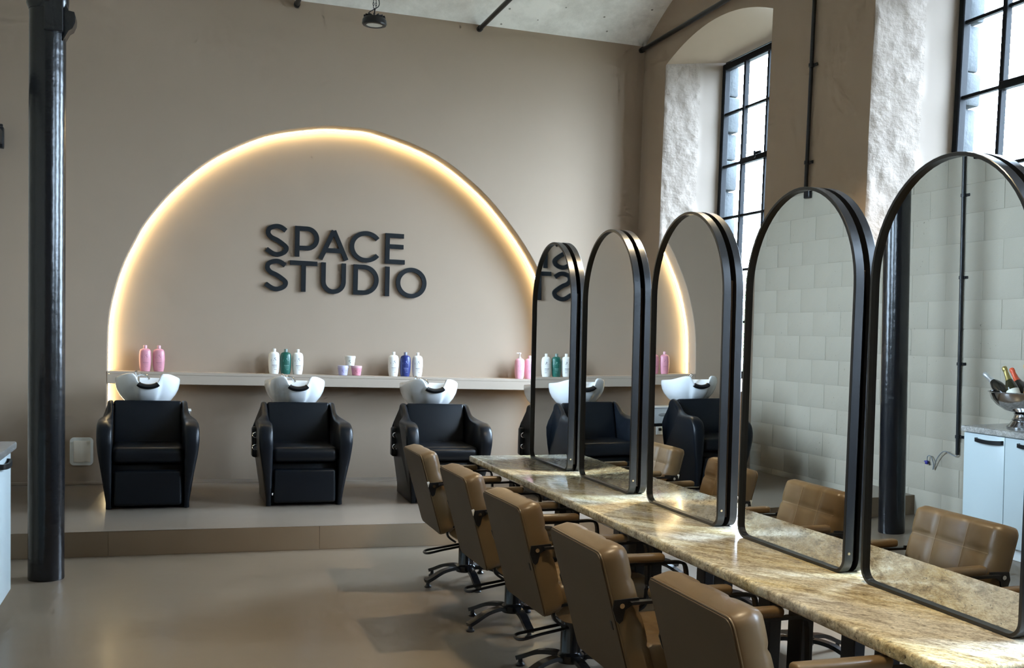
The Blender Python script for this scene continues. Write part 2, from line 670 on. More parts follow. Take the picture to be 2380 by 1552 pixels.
obj('niche_floor', bm, M_plat, wall_back)
bm = B()
for a, b in ((XL, NX0 - 0.003), (NX1 + 0.003, XR)):
    box(bm, ((a + b) / 2, YB - 0.005, ZP + 0.012), (b - a, 0.01, 0.024), 0.003, 1)
struct(obj('baseboard_back', bm, M_wall))

# LED strip around the arch ------------------------------------------
bm = B()
prev = None
for i, (x, z) in enumerate(full):
    a = Vector(full[max(i - 1, 0)])
    b_ = Vector(full[min(i + 1, len(full) - 1)])
    t = (b_ - a).normalized()
    n = Vector((t.y, -t.x))
    q0, q1 = 0.008, 0.016
    ya, yb = YB + ND - 0.042, YB + ND - 0.018
    ring = [bm.verts.new((x + n.x * q, y, z + n.y * q)) for q, y in ((q0, ya), (q1, ya), (q1, yb), (q0, yb))]
    if prev:
        for k in range(4):
            bm.faces.new((prev[k], ring[k], ring[(k + 1) % 4], prev[(k + 1) % 4]))
    prev = ring
tag(obj('led_strip', bm, M_led), 'glowing warm light strip following the rim of the wall arch', 'light strip')

def scuffed(m):
    nt = NT(m)
    b = m.node_tree.nodes['Principled BSDF']
    src = b.inputs['Base Color'].links[0].from_socket
    ge = nt.n('ShaderNodeNewGeometry')
    a = nt.n('ShaderNodeTexNoise', i_Scale=34.0, i_Detail=3.0, i_Roughness=0.6)
    nt.l(ge.outputs['Position'], a.inputs['Vector'])
    c = nt.n('ShaderNodeTexNoise', i_Scale=1.7, i_Detail=4.0)
    nt.l(ge.outputs['Position'], c.inputs['Vector'])
    ra = nt.n('ShaderNodeMapRange')
    ra.inputs[1].default_value, ra.inputs[2].default_value = 0.66, 0.74
    nt.l(a.outputs['Fac'], ra.inputs[0])
    rc = nt.n('ShaderNodeMapRange')
    rc.inputs[1].default_value, rc.inputs[2].default_value = 0.50, 0.66
    nt.l(c.outputs['Fac'], rc.inputs[0])
    mu = nt.n('ShaderNodeMath', operation='MULTIPLY')
    nt.l(ra.outputs[0], mu.inputs[0])
    nt.l(rc.outputs[0], mu.inputs[1])
    mx = nt.n('ShaderNodeMix', data_type='RGBA')
    nt.l(mu.outputs[0], mx.inputs[0])
    nt.l(src, mx.inputs[6])
    mx.inputs[7].default_value = (0.13, 0.11, 0.085, 1)
    nt.l(mx.outputs[2], b.inputs['Base Color'])


scuffed(M_block)
# left block wall ------------------------------------------------------
M_joint = wall_paint('painted_joint', (0.365, 0.325, 0.258, 1), 0.10, 0.2, 12.0, 0.006, 0.3)
bm = B()
quad(bm, (XL, YF, 0), (XL, YB, 0), (XL, YB, 4.75), (XL, YF, 4.75))
wall_left = struct(obj('wall_left', bm, M_joint, smooth=False), 'pale painted block wall seen in the mirrors')
BW, BH, JT = 0.44, 0.225, 0.004
bmb = B()
box(bmb, (0, 0, 0), (0.003, BW - JT, BH - JT), 0.0014, 2)
me_block = mesh_from_bm('block', bmb)
me_block.materials.append(M_block)
bmb = B()
box(bmb, (0, 0, 0), (0.003, BW / 2 - JT, BH - JT), 0.0014, 2)
me_half = mesh_from_bm('half_block', bmb)
me_half.materials.append(M_block)
rowN = 0
for r in range(14):
    z = BH * (r + 0.5)
    y = YB - (0 if r % 2 == 0 else BW / 2)
    if r % 2:
        o = obj('block', me_half, None, wall_left, (XL + 0.001, YB - BW / 4, z))
    while y > 3.6:
        o = obj('block', me_block, None, wall_left, (XL + 0.001 + random.uniform(-.001, .0015), y - BW / 2, z))
        y -= BW
# front wall behind the camera
bm = B()
quad(bm, (XL, YF, 0), (XR, YF, 0), (XR, YF, 4.75), (XL, YF, 4.75))
struct(obj('wall_front', bm, M_trimp, smooth=False))

# right wall with deep windows -----------------------------------------
PER = 3.29
wins = [9.49 - PER * k for k in range(3)]      # far jamb of each opening (room side)
WIDTH = 1.96
XG = 4.78                                      # plane of the steel window
XO = 4.905                                      # outside face
SILL = 1.16
ZS, RISE = 4.12, 0.175


def arch_z(t):       # t 0..1 across the opening
    return ZS + RISE * (1 - (2 * t - 1) ** 2)


bm = B()
edges = [YB]
for yj in wins:
    edges += [yj, yj - WIDTH]
edges.append(YF)
for k in range(0, len(edges), 2):
    quad(bm, (XR, edges[k], 0), (XR, edges[k + 1], 0), (XR, edges[k + 1], 5.0), (XR, edges[k], 5.0))
NA = 16
for yj in wins:
    quad(bm, (XR, yj, 0), (XR, yj - WIDTH, 0), (XR, yj - WIDTH, SILL), (XR, yj, SILL))
    for i in range(NA):
        a, b = i / NA, (i + 1) / NA
        quad(bm, (XR, yj - WIDTH * a, arch_z(a)), (XR, yj - WIDTH * b, arch_z(b)), (XR, yj - WIDTH * b, 5.0), (XR, yj - WIDTH * a, 5.0))
wall_right = struct(obj('wall_right', bm, M_wall, smooth=False), 'taupe painted window wall with deep arched openings')
# body of the thick masonry between, above and below the openings
bm = B()
lim = [YB + 0.3] + [q for yj in wins for q in (yj + 0.06, yj - WIDTH - 0.04)] + [YF]
for k in range(0, len(lim), 2):
    box(bm, ((XR + XO) / 2 + 0.02, (lim[k] + lim[k + 1]) / 2, 2.5), (XO - XR - 0.03, lim[k] - lim[k + 1], 5.0))
for yj in wins:
    box(bm, ((XR + XO) / 2 + 0.02, yj - WIDTH / 2, 4.72), (XO - XR - 0.03, WIDTH + 0.3, 0.72))
    box(bm, ((XR + XO) / 2 + 0.02, yj - WIDTH / 2, SILL / 2 - 0.06), (XO - XR - 0.03, WIDTH + 0.3, SILL - 0.02))
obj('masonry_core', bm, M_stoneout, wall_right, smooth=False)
rnd = random.Random(3)
bumps = [(rnd.uniform(0, 0.62), rnd.uniform(SILL, ZS), rnd.uniform(0.02, 0.07), rnd.uniform(-0.005, 0.007)) for _ in range(420)]
ZG0, ZG1 = 1.24, 4.125        # steel frame
for wi, yj in enumerate(wins):
    yg0, yg1 = yj - 0.24, yj - WIDTH + 0.06     # far / near edge of the steel window
    # far jamb: rough plaster then a smooth strip
    def jamb(u, v, yj=yj, yg0=yg0):
        if u == 0:
            return (XR + 0.004, yj + 0.05, SILL - 0.02 + (ZS + 0.10 - SILL) * v)
        u = (u - 1 / 45) * 45 / 44 if wi < 2 else (u - 0.2) * 1.25
        x = XR + (XG - XR) * u
        y = yj + (yg0 - yj) * u
        z = SILL - 0.02 + (ZS + 0.10 - SILL) * v
        fade = 1 - sstep(0.52, 0.66, u)
        d = 0
        for (bu, bz, br, ba) in bumps:
            q = ((u - bu) * 0.55) ** 2 + (z - bz) ** 2
            if q < br * br * 4:
                d += ba * math.exp(-q / (br * br))
        edge = 0.007 * math.sin(z * 9.0) * math.sin(z * 3.7 + 1) * (1 - sstep(0, 0.12, u))
        return (x, y - (d + 0.006) * fade * (1 if u > 0 else 0.4) - edge, z)
    bm = B()
    if wi < 2:
        grid(bm, jamb, 45, 170)
    else:
        grid(bm, jamb, 5, 10)
    oj = obj('window_jamb', bm, M_plaster, wall_right)
    oj.data.materials.append(M_plaster_s)
    for pg in oj.data.polygons:
        if pg.center.x > XR + 0.60 * (XG - XR):
            pg.material_index = 1
    bm = B()
    yn = yj - WIDTH
    quad(bm, (XR, yn, SILL - 0.02), (XG, yg1, SILL - 0.02), (XG, yg1, ZS + 0.03), (XR, yn, ZS + 0.03))
    obj('window_jamb', bm, M_plaster, wall_right)
    bm = B()
    grid(bm, lambda u, v: (XR + (XG - XR) * u, (yj + 0.03 + (yg0 - yj) * u) * (1 - v) + (yn - 0.02 + (yg1 - yn) * u) * v,
                           arch_z(v) * (1 - u) + (ZG1 + 0.025) * u), 8, NA)
    obj('window_soffit', bm, M_wall, wall_right)
    bm = B()
    quad(bm, (XR - 0.02, yj, SILL), (XG, yg0, ZG0), (XG, yg1, ZG0), (XR - 0.02, yn, SILL))
    obj('window_sill', bm, M_plaster, wall_right, smooth=False)
    # outside stone reveal, course by course on the far side
    zz = ZG0 - 0.1
    k = 0
    while zz < 4.2:
        hh = rnd.uniform(0.2, 0.34)
        bm = B()
        dep = 0.035 if k % 2 else 0.0
        box(bm, ((XG + XO) / 2 + 0.015, yg0 + 0.12 - 0.02 - dep, zz + hh / 2), (XO - XG, 0.24, hh - 0.012), 0.018, 2)
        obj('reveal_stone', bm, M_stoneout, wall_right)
        zz += hh
        k += 1
    bm = B()
    box(bm, ((XG + XO) / 2 + 0.015, yg1 - 0.12, 2.7), (XO - XG, 0.24, 3.2), 0.01, 1)
    box(bm, ((XG + XO) / 2 + 0.015, (yg0 + yg1) / 2, ZG0 - 0.12), (XO - XG, yg0 - yg1 + 0.3, 0.2), 0.01, 1)
    box(bm, ((XG + XO) / 2 + 0.015, (yg0 + yg1) / 2, ZG1 + 0.16), (XO - XG, yg0 - yg1 + 0.3, 0.26), 0.01, 1)
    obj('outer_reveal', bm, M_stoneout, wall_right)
    # steel window
    wn = bpy.data.objects.new('window_%d' % (wi + 1), None)
    COL.objects.link(wn)
    struct(wn, 'tall black steel factory window with small panes, number %d from the end wall' % (wi + 1))
    bm = B()
    fw = 0.055
    for yy in (yg0 - fw / 2, yg1 + fw / 2):
        box(bm, (XG, yy, (ZG0 + ZG1) / 2), (0.06, fw, ZG1 - ZG0), 0.006, 1)
    for z_ in (ZG0 + 0.03, ZG1 - 0.03):
        box(bm, (XG, (yg0 + yg1) / 2, z_), (0.06, yg0 - yg1 - 0.04, 0.06), 0.006, 1)
    obj('window_frame', bm, M_winmetal, wn)
    ncol = 4
    ys = [yg0 - 0.415 * i for i in range(ncol + 1)]
    ys[-1] = yg1
    zs = [ZG0, 1.74, 2.21, 2.70, 3.18, 3.66, ZG1]
    for y_ in ys[1:-1]:
        bm = B()
        box(bm, (XG, y_, (ZG0 + ZG1) / 2), (0.045, 0.03, ZG1 - ZG0 - 0.04), 0.004, 1)
        obj('glazing_bar', bm, M_winmetal, wn)
    for k, z_ in enumerate(zs[1:-1]):
        bm = B()
        box(bm, (XG, (yg0 + yg1) / 2, z_), (0.035, yg0 - yg1 - 0.06, 0.022), 0.004, 1)
        obj('glazing_bar', bm, M_winmetal, wn)
    # heavier opening casement in the middle columns
    bm = B()
    yc0, yc1 = ys[1], ys[3]
    for y_ in (yc0 - 0.02, yc1 + 0.02):
        box(bm, (XG - 0.012, y_, (zs[4] + zs[6]) / 2 - 0.02), (0.045, 0.035, zs[6] - zs[4] - 0.02), 0.004, 1)
    for z_ in (zs[4], ):
        box(bm, (XG - 0.012, (yc0 + yc1) / 2, z_), (0.05, yc0 - yc1, 0.05), 0.004, 1)
    obj('casement_frame', bm, M_winmetal, wn)
    bm = B()
    box(bm, (XG - 0.05, yc0 - 0.35, zs[4] + 0.03), (0.02, 0.10, 0.02), 0.004, 1)
    box(bm, (XG - 0.07, yc0 - 0.33, zs[4] + 0.015), (0.015, 0.02, 0.06), 0.004, 1)
    obj('casement_latch', bm, M_winmetal, wn)
    mp = B()
    for i in range(ncol):
        for k in range(len(zs) - 1):
            bm = B()
            quad(bm, (XG + 0.012, ys[i] - 0.01, zs[k] + 0.008), (XG + 0.012, ys[i + 1] + 0.01, zs[k] + 0.008), (XG + 0.012, ys[i + 1] + 0.01, zs[k + 1] - 0.008), (XG + 0.012, ys[i] - 0.01, zs[k + 1] - 0.008))
            obj('pane', bm, M_pane, wn, smooth=False)
    mp.free()
    if PORTAL:
        ld = bpy.data.lights.new('window_portal', 'AREA')
        ld.shape = 'RECTANGLE'
        ld.size = 2.9
        ld.size_y = 1.68
        ld.cycles.is_portal = True
        lo = bpy.data.objects.new('window_portal', ld)
        COL.objects.link(lo)
        lo.location = (XO + 0.12, (yg0 + yg1) / 2, (ZG0 + ZG1) / 2)
        lo.rotation_euler = (0, PI / 2, 0)

# ceiling vaults, beams, tie rods -------------------------------------------
beams = [7.1, 4.2, 1.3, -1.5]
spans = [YB] + beams + [YF - 0.8]
bm = B()
RV = 0.42
for a, b in zip(spans[:-1], spans[1:]):
    def vlt(u, v, a=a, b=b):
        y = a + (b - a) * v
        return (XL - 0.05 + (XR - XL + 0.1) * u, y, ZC + RV * (1 - (2 * v - 1) ** 2))
    grid(bm, vlt, 12, 20)
struct(obj('ceiling', bm, M_vault), 'whitewashed shallow vaulted ceiling')
for k, y in enumerate(beams):
    bm = B()
    box(bm, ((XL + XR) / 2, y, ZC - 0.02), (XR - XL, 0.16, 0.10), 0.006, 1)
    box(bm, ((XL + XR) / 2, y, ZC + 0.06), (XR - XL, 0.05, 0.12), 0.0, 1)
    struct(obj('trim_%d' % (k + 1), bm, M_iron))
ordn = ['left of the pendant lamp', 'right of the pendant lamp', 'beside the window wall']
for x, lb in zip((0.95, 2.60, 4.235), ordn):
    t = thing('tie_rod', 'black iron ceiling tie rod ' + lb, 'tie rod', (x, 8.55, 4.37), group='ceiling tie rods')
    bm = B()
    cyl(bm, (0, 1.44, 0), (0, -1.46, 0), 0.021, seg=14)
    obj('rod', bm, M_black, t)
    bm = B()
    cyl(bm, (0, 1.44, 0), (0, 1.40, 0), 0.027, seg=12)
    obj('end_nut', bm, M_black, t)

# ------------------------------------------------------------------ iron column
t = thing('iron_column', 'round black cast iron column standing in front of the platform', 'column', (-0.729, 7.10, 0))
bm = B()
pr_ = [(0.0, 0.0), (0.099, 0.0), (0.101, 0.01), (0.1, 0.05), (0.1, 1.2), (0.099, 2.8), (0.098, 3.33), (0.0, 3.33)]
lathe(bm, pr_, 40)
obj('shaft', bm, M_iron, t)
bm = B()
lathe(bm, [(0.0, 3.33), (0.100, 3.33), (0.112, 3.36), (0.114, 3.40), (0.114, 4.20), (0.15, 4.26), (0.15, 4.35), (0, 4.35)], 40)
obj('capital', bm, M_iron, t)
bm = B()
cp = [(0.085, 3.16), (0.115, 3.22), (0.135, 3.235), (0.150, 3.27), (0.152, 3.30), (0.145, 3.33), (0.115, 3.335), (0.10, 3.37), (0.085, 3.37)]
prism(bm, cp, lambda p: (p[0], -0.055, p[1]), lambda p: (p[0], 0.055, p[1]))
obj('bracket', bm, M_iron, t)
bm = B()
box(bm, (0.04, -0.085, 3.6), (0.10, 0.05, 0.80), 0.004, 1)
obj('mounting_lug', bm, M_iron, t)

# ------------------------------------------------------------------ lettering on the niche
sign = thing('wall_sign', 'large black raised letters reading SPACE STUDIO inside the arch', 'sign', (1.46, YB + ND, 2.17))
SW = 0.041


def stroke_mesh(bm, pts, wd, y0, y1, closed=False):
    P = [Vector((p[0], p[1])) for p in pts]
    N = len(P)
    rows = []
    for i in range(N):
        if closed:
            d0 = (P[i] - P[(i - 1) % N]).normalized()
            d1 = (P[(i + 1) % N] - P[i]).normalized()
        else:
            d0 = (P[i] - P[i - 1]).normalized() if i > 0 else (P[1] - P[0]).normalized()
            d1 = (P[i + 1] - P[i]).normalized() if i < N - 1 else d0
        n0 = Vector((-d0.y, d0.x))
        n1 = Vector((-d1.y, d1.x))
        m_ = (n0 + n1).normalized()
        k = (wd / 2) / max(0.4, m_.dot(n0))
        a, b = P[i] + m_ * k, P[i] - m_ * k
        rows.append([bm.verts.new((a.x, y0, a.y)), bm.verts.new((b.x, y0, b.y)), bm.verts.new((b.x, y1, b.y)), bm.verts.new((a.x, y1, a.y))])
    R = N if closed else N - 1
    for i in range(R):
        a, b = rows[i], rows[(i + 1) % N]
        for k in range(4):
            bm.faces.new((a[k], a[(k + 1) % 4], b[(k + 1) % 4], b[k]))
    if not closed:
        bm.faces.new(rows[0][::-1])
        bm.faces.new(rows[-1])


def arcp(cx, cz, rx, rz, a0, a1, n=24):
    return [(cx + rx * math.cos(math.radians(a0 + (a1 - a0) * i / n)), cz + rz * math.sin(math.radians(a0 + (a1 - a0) * i / n))) for i in range(n + 1)]


def letter_strokes(ch, x0, x1, z0, z1):
    h = SW / 2
    xa, xb, za, zb = x0 + h, x1 - h, z0 + h, z1 - h
    mx_, mz = (x0 + x1) / 2, (z0 + z1) / 2
    W_, H_ = x1 - x0, z1 - z0
    if ch == 'S':
        pts = [(xb - 0.005, zb - 0.034), (mx_ + 0.035, zb - 0.004), (mx_ - 0.012, zb), (xa + 0.022, zb - 0.022), (xa + 0.010, zb - 0.062), (xa + 0.036, zb - 0.098),
               (mx_ + 0.004, mz + 0.002), (xb - 0.032, mz - 0.030), (xb, za + 0.062), (xb - 0.014, za + 0.024), (mx_ + 0.022, za), (mx_ - 0.028, za + 0.004), (xa - 0.004, za + 0.042)]
        return [([(p.x, p.y) for p in catmull([(a, b, 0) for a, b in pts], 5)], False)]
    if ch == 'P':
        r = 0.088
        return [([(xa, z0), (xa, z1)], False),
                ([(xa, zb)] + [(xb - r, zb)] + arcp(xb - r, zb - r, r, r, 88, -88)[0:] + [(xb - r, zb - 2 * r), (xa, zb - 2 * r)], False)]
    if ch == 'A':
        ap = (mx_, z1 - 0.016)
        return [([(x0 + 0.020, z0), ap], False), ([ap, (x1 - 0.020, z0)], False), ([(x0 + 0.063, z0 + 0.083), (x1 - 0.063, z0 + 0.083)], False)]
    if ch == 'C':
        return [(arcp(mx_ + 0.012, mz, W_ / 2 - h + 0.012, H_ / 2 - h, 36, 324, 40), False)]
    if ch == 'E':
        return [([(xa, z0), (xa, z1)], False), ([(xa, zb), (x1 - 0.012, zb)], False), ([(xa, mz + 0.02), (x1 - 0.014, mz + 0.02)], False), ([(xa, za), (x1, za)], False)]
    if ch == 'T':
        return [([(x0, zb), (x1, zb)], False), ([(mx_, z0), (mx_, zb)], False)]
    if ch == 'U':
        r = (W_ - SW) / 2
        return [([(xa, z1), (xa, za + r)] + arcp(mx_, za + r, r, r, 183, 357) + [(xb, za + r), (xb, z1)], False)]
    if ch == 'D':
        r = (H_ - SW) / 2
        return [([(xa, z0), (xa, z1)], False), ([(xa, zb), (xb - r, zb)] + arcp(xb - r, mz, r, r, 88, -88, 30) + [(xb - r, za), (xa, za)], False)]
    if ch == 'I':
        return [([(mx_, z0), (mx_, z1)], False)]
    if ch == 'O':
        return [(arcp(mx_, mz, W_ / 2 - h, H_ / 2 - h, 0, 352.5, 47), True)]


LET = [('S', .724, .935, 2.190, 2.480), ('P', .990, 1.205, 2.199, 2.475), ('A', 1.199, 1.474, 2.188, 2.468), ('C', 1.482, 1.761, 2.179, 2.468), ('E', 1.811, 1.996, 2.180, 2.462),
       ('S', .722, .934, 1.879, 2.168), ('T', .950, 1.193, 1.884, 2.163), ('U', 1.229, 1.453, 1.876, 2.160), ('D', 1.522, 1.756, 1.880, 2.158), ('I', 1.815, 1.858, 1.878, 2.153), ('O', 1.918, 2.209, 1.868, 2.154)]
for ch, a, b, c, d in LET:
    bm = B()
    for i, (pts, cl) in enumerate(letter_strokes(ch, a - 1.46, b - 1.46, c - 2.17, d - 2.17)):
        stroke_mesh(bm, pts, SW, -0.024 - 0.0004 * i, -0.004, cl)
    obj('letter', bm, M_letter, sign)['label'] = 'black capital letter %s' % ch

# ------------------------------------------------------------------ long wall shelf
t = thing('wall_shelf', 'long taupe product shelf spanning the lit arch', 'shelf', (1.43, YB, 1.03))
bm = B()
def notched(xw, y0):
    return [(-xw, y0), (xw, y0), (xw, 0.168), (xw - 0.03, 0.168), (xw - 0.03, 0.219), (-xw + 0.03, 0.219), (-xw + 0.03, 0.168), (-xw, 0.168)]


prism(bm, notched(1.992, -0.004), lambda p: (p[0], p[1], 0.082), lambda p: (p[0], p[1], 0.104))
obj('shelf_top', bm, M_shelf, t, smooth=False)
bm = B()
box(bm, (0, 0.006, 0.040), (3.985, 0.016, 0.082), 0.002, 1)
obj('fascia', bm, M_shelf, t)
bm = B()
prism(bm, notched(1.990, 0.015), lambda p: (p[0], p[1], 0.001), lambda p: (p[0], p[1], 0.015))
obj('shelf_underside', bm, M_shelf, t)
ZSH = 1.1345

# ------------------------------------------------------------------ bottles and jars
BA, BB = 0.050, 0.036     # half width / half depth of a bottle


def bottle_prof():
    return [(0.0, 0.0), (0.76, 0.0), (0.80, 0.006), (0.90, 0.03), (0.97, 0.075), (1.0, 0.11), (0.985, 0.145), (0.93, 0.172), (0.80, 0.187), (0.55, 0.195), (0.34, 0.198), (0, 0.198)]


def brad(z):
    p = bottle_prof()[1:-2]
    for (r0, z0), (r1, z1) in zip(p[:-1], p[1:]):
        if z0 <= z <= z1:
            return r0 + (r1 - r0) * (z - z0) / max(1e-6, z1 - z0)
    return 0.5


def on_bottle(x, z):
    r = brad(z)
    a, b = BA * r, BB * r
    x = max(-a * 0.97, min(a * 0.97, x))
    return Vector((x, -b * math.sqrt(max(0.0, 1 - (x / a) ** 2)) - 0.0007, z))


def surf_strip(bm, f, pts, wd):
    """a thin printed line of width wd along pts (x,z), laid on surface f"""
    P = [Vector(p) for p in pts]
    prev = None
    for i, q in enumerate(P):
        t_ = (P[min(i + 1, len(P) - 1)] - P[max(i - 1, 0)]).normalized()
        n_ = Vector((-t_.y, t_.x)) * wd / 2
        a = bm.verts.new(f(q.x + n_.x, q.y + n_.y))
        b = bm.verts.new(f(q.x - n_.x, q.y - n_.y))
        if prev:
            bm.faces.new((prev[0], prev[1], b, a))
        prev = (a, b)


def seg_pts(x0, x1, z, n=6):
    return [(x0 + (x1 - x0) * i / n, z) for i in range(n + 1)]


def s_mark(cx, cz, s):
    pts = [(cx + 0.30 * s, cz + 0.62 * s), (cx - 0.10 * s, cz + 0.68 * s), (cx - 0.40 * s, cz + 0.42 * s), (cx - 0.22 * s, cz + 0.12 * s), (cx + 0.16 * s, cz - 0.12 * s), (cx + 0.40 * s, cz - 0.42 * s), (cx + 0.30 * s, cz - 0.66 * s)]
    return [(p.x, p.y) for p in catmull([(a, b, 0) for a, b in pts], 4)]


me_cache = {}


def bottle(label, x, y, colname, col, printcol, pump=False, group='shampoo bottles on the wall shelf'):
    t = thing('shampoo_bottle', label, 'bottle', (x, y, ZSH), (0, 0, random.uniform(-0.12, 0.05)), group)
    m = mat('bottle_' + colname, col, 0.32, coat=0.15)
    mc = mat('cap_' + colname, tuple(min(1, c * 0.8 + 0.14) for c in col[:3]) + (1,), 0.3)
    mp_ = mat('print_' + colname, printcol, 0.5)
    key = 'body'
    bm = B()
    lathe(bm, [(r, z) for r, z in bottle_prof()], 36, sx=BA, sy=BB)
    obj('bottle_body', bm, m, t)
    bm = B()
    if pump:
        lathe(bm, [(0, 0.196), (0.013, 0.196), (0.013, 0.208), (0.008, 0.212), (0.004, 0.214), (0.004, 0.238), (0.012, 0.240), (0.012, 0.252), (0, 0.254)], 16)
        box(bm, (-0.018, -0.002, 0.247), (0.034, 0.009, 0.008), 0.003, 2)
        obj('pump', bm, mat('pump_white', (0.75, 0.72, 0.72, 1), 0.3), t)
    else:
        lathe(bm, [(0, 0.194), (0.0155, 0.194), (0.0155, 0.222), (0.013, 0.226), (0, 0.226)], 20)
        obj('cap', bm, mc, t)
    bm = B()
    surf_strip(bm, on_bottle, s_mark(0.010, 0.132, 0.017), 0.0042)
    surf_strip(bm, on_bottle, seg_pts(-0.006, -0.002, 0.121, 2), 0.004)
    obj('logo', bm, mp_, t)
    bm = B()
    surf_strip(bm, on_bottle, seg_pts(-0.018, 0.026, 0.078), 0.0042)
    surf_strip(bm, on_bottle, seg_pts(-0.012, 0.026, 0.066), 0.0028)
    surf_strip(bm, on_bottle, seg_pts(-0.008, 0.026, 0.054), 0.002)
    surf_strip(bm, on_bottle, seg_pts(0.000, 0.024, 0.040), 0.003)
    surf_strip(bm, on_bottle, [(-0.026, 0.112 + 0.004 * i) for i in range(6)], 0.0022)
    obj('label_print', bm, mp_, t)['kind'] = 'stuff'
    return t


PINK, PKP = lin(205, 140, 155), lin(160, 105, 122)
WHT, WHP = lin(226, 226, 222), lin(95, 95, 100)
bottle('pink shampoo bottle at the left end of the shelf', -0.265, 10.10, 'pink', PINK, PKP)
bottle('pink shampoo bottle, second from the left end of the shelf', -0.155, 10.11, 'pink', PINK, PKP)
bottle('white bottle standing left of the green bottle', 0.815, 10.10, 'white', WHT, WHP)
bottle('dark green shampoo bottle between two white bottles', 0.917, 10.10, 'green', lin(14, 84, 72), lin(120, 160, 150))
bottle('white bottle standing right of the green bottle', 1.022, 10.10, 'white', WHT, WHP)
bottle('white bottle standing left of the dark blue bottle', 1.893, 10.10, 'white', WHT, WHP)
bottle('dark blue shampoo bottle between two white bottles', 2.005, 10.10, 'blue', lin(30, 44, 104), lin(140, 150, 190))
bottle('white bottle standing right of the dark blue bottle', 2.120, 10.10, 'white', WHT, WHP)
bottle('pink bottle with a white pump near the right end of the shelf', 3.118, 10.08, 'rose', lin(222, 158, 170), lin(178, 122, 138), True)
bottle('pink bottle half hidden by the farthest arched mirror', 3.222, 10.10, 'rose', lin(222, 158, 170), lin(178, 122, 138))


def jar(label, x, y, z, colname, col, printcol):
    t = thing('cream_jar', label, 'jar', (x, y, z), (0, 0, 0.1), 'hair mask jars on the wall shelf')
    m = mat('jar_' + colname, col, 0.3, coat=0.1)
    bm = B()
    lathe(bm, [(0, 0), (0.036, 0), (0.039, 0.003), (0.047, 0.068), (0, 0.068)], 32)
    obj('jar_body', bm, m, t)
    bm = B()
    lathe(bm, [(0, 0.068), (0.0485, 0.068), (0.0492, 0.072), (0.0492, 0.086), (0.047, 0.089), (0, 0.089)], 32)
    obj('lid', bm, mat('lid_' + colname, tuple(min(1, c * 0.7 + 0.2) for c in col[:3]) + (1,), 0.3), t)

    def f(x_, z_):
        r = 0.0392 + 0.008 * z_ / 0.068
        return Vector((x_, -math.sqrt(max(1e-6, r * r - x_ * x_)) - 0.0006, z_))
    bm = B()
    surf_strip(bm, f, s_mark(-0.012, 0.036, 0.019), 0.0042)
    surf_strip(bm, f, seg_pts(0.010, 0.030, 0.046), 0.003)
    surf_strip(bm, f, seg_pts(0.010, 0.028, 0.036), 0.002)
    surf_strip(bm, f, seg_pts(0.010, 0.024, 0.026), 0.002)
    obj('label_print', bm, mat('print_' + colname, printcol, 0.5), t)['kind'] = 'stuff'


jar('lilac cream jar, bottom left of the small pyramid', 1.428, 10.09, ZSH, 'lilac', lin(178, 174, 214), lin(120, 116, 165))
jar('pink cream jar, bottom right of the small pyramid', 1.551, 10.09, ZSH, 'jarpink', lin(208, 138, 152), lin(160, 90, 106))
jar('white cream jar on top of the two coloured jars', 1.490, 10.09, ZSH + 0.0892, 'jarwhite', lin(226, 226, 218), lin(110, 110, 108))


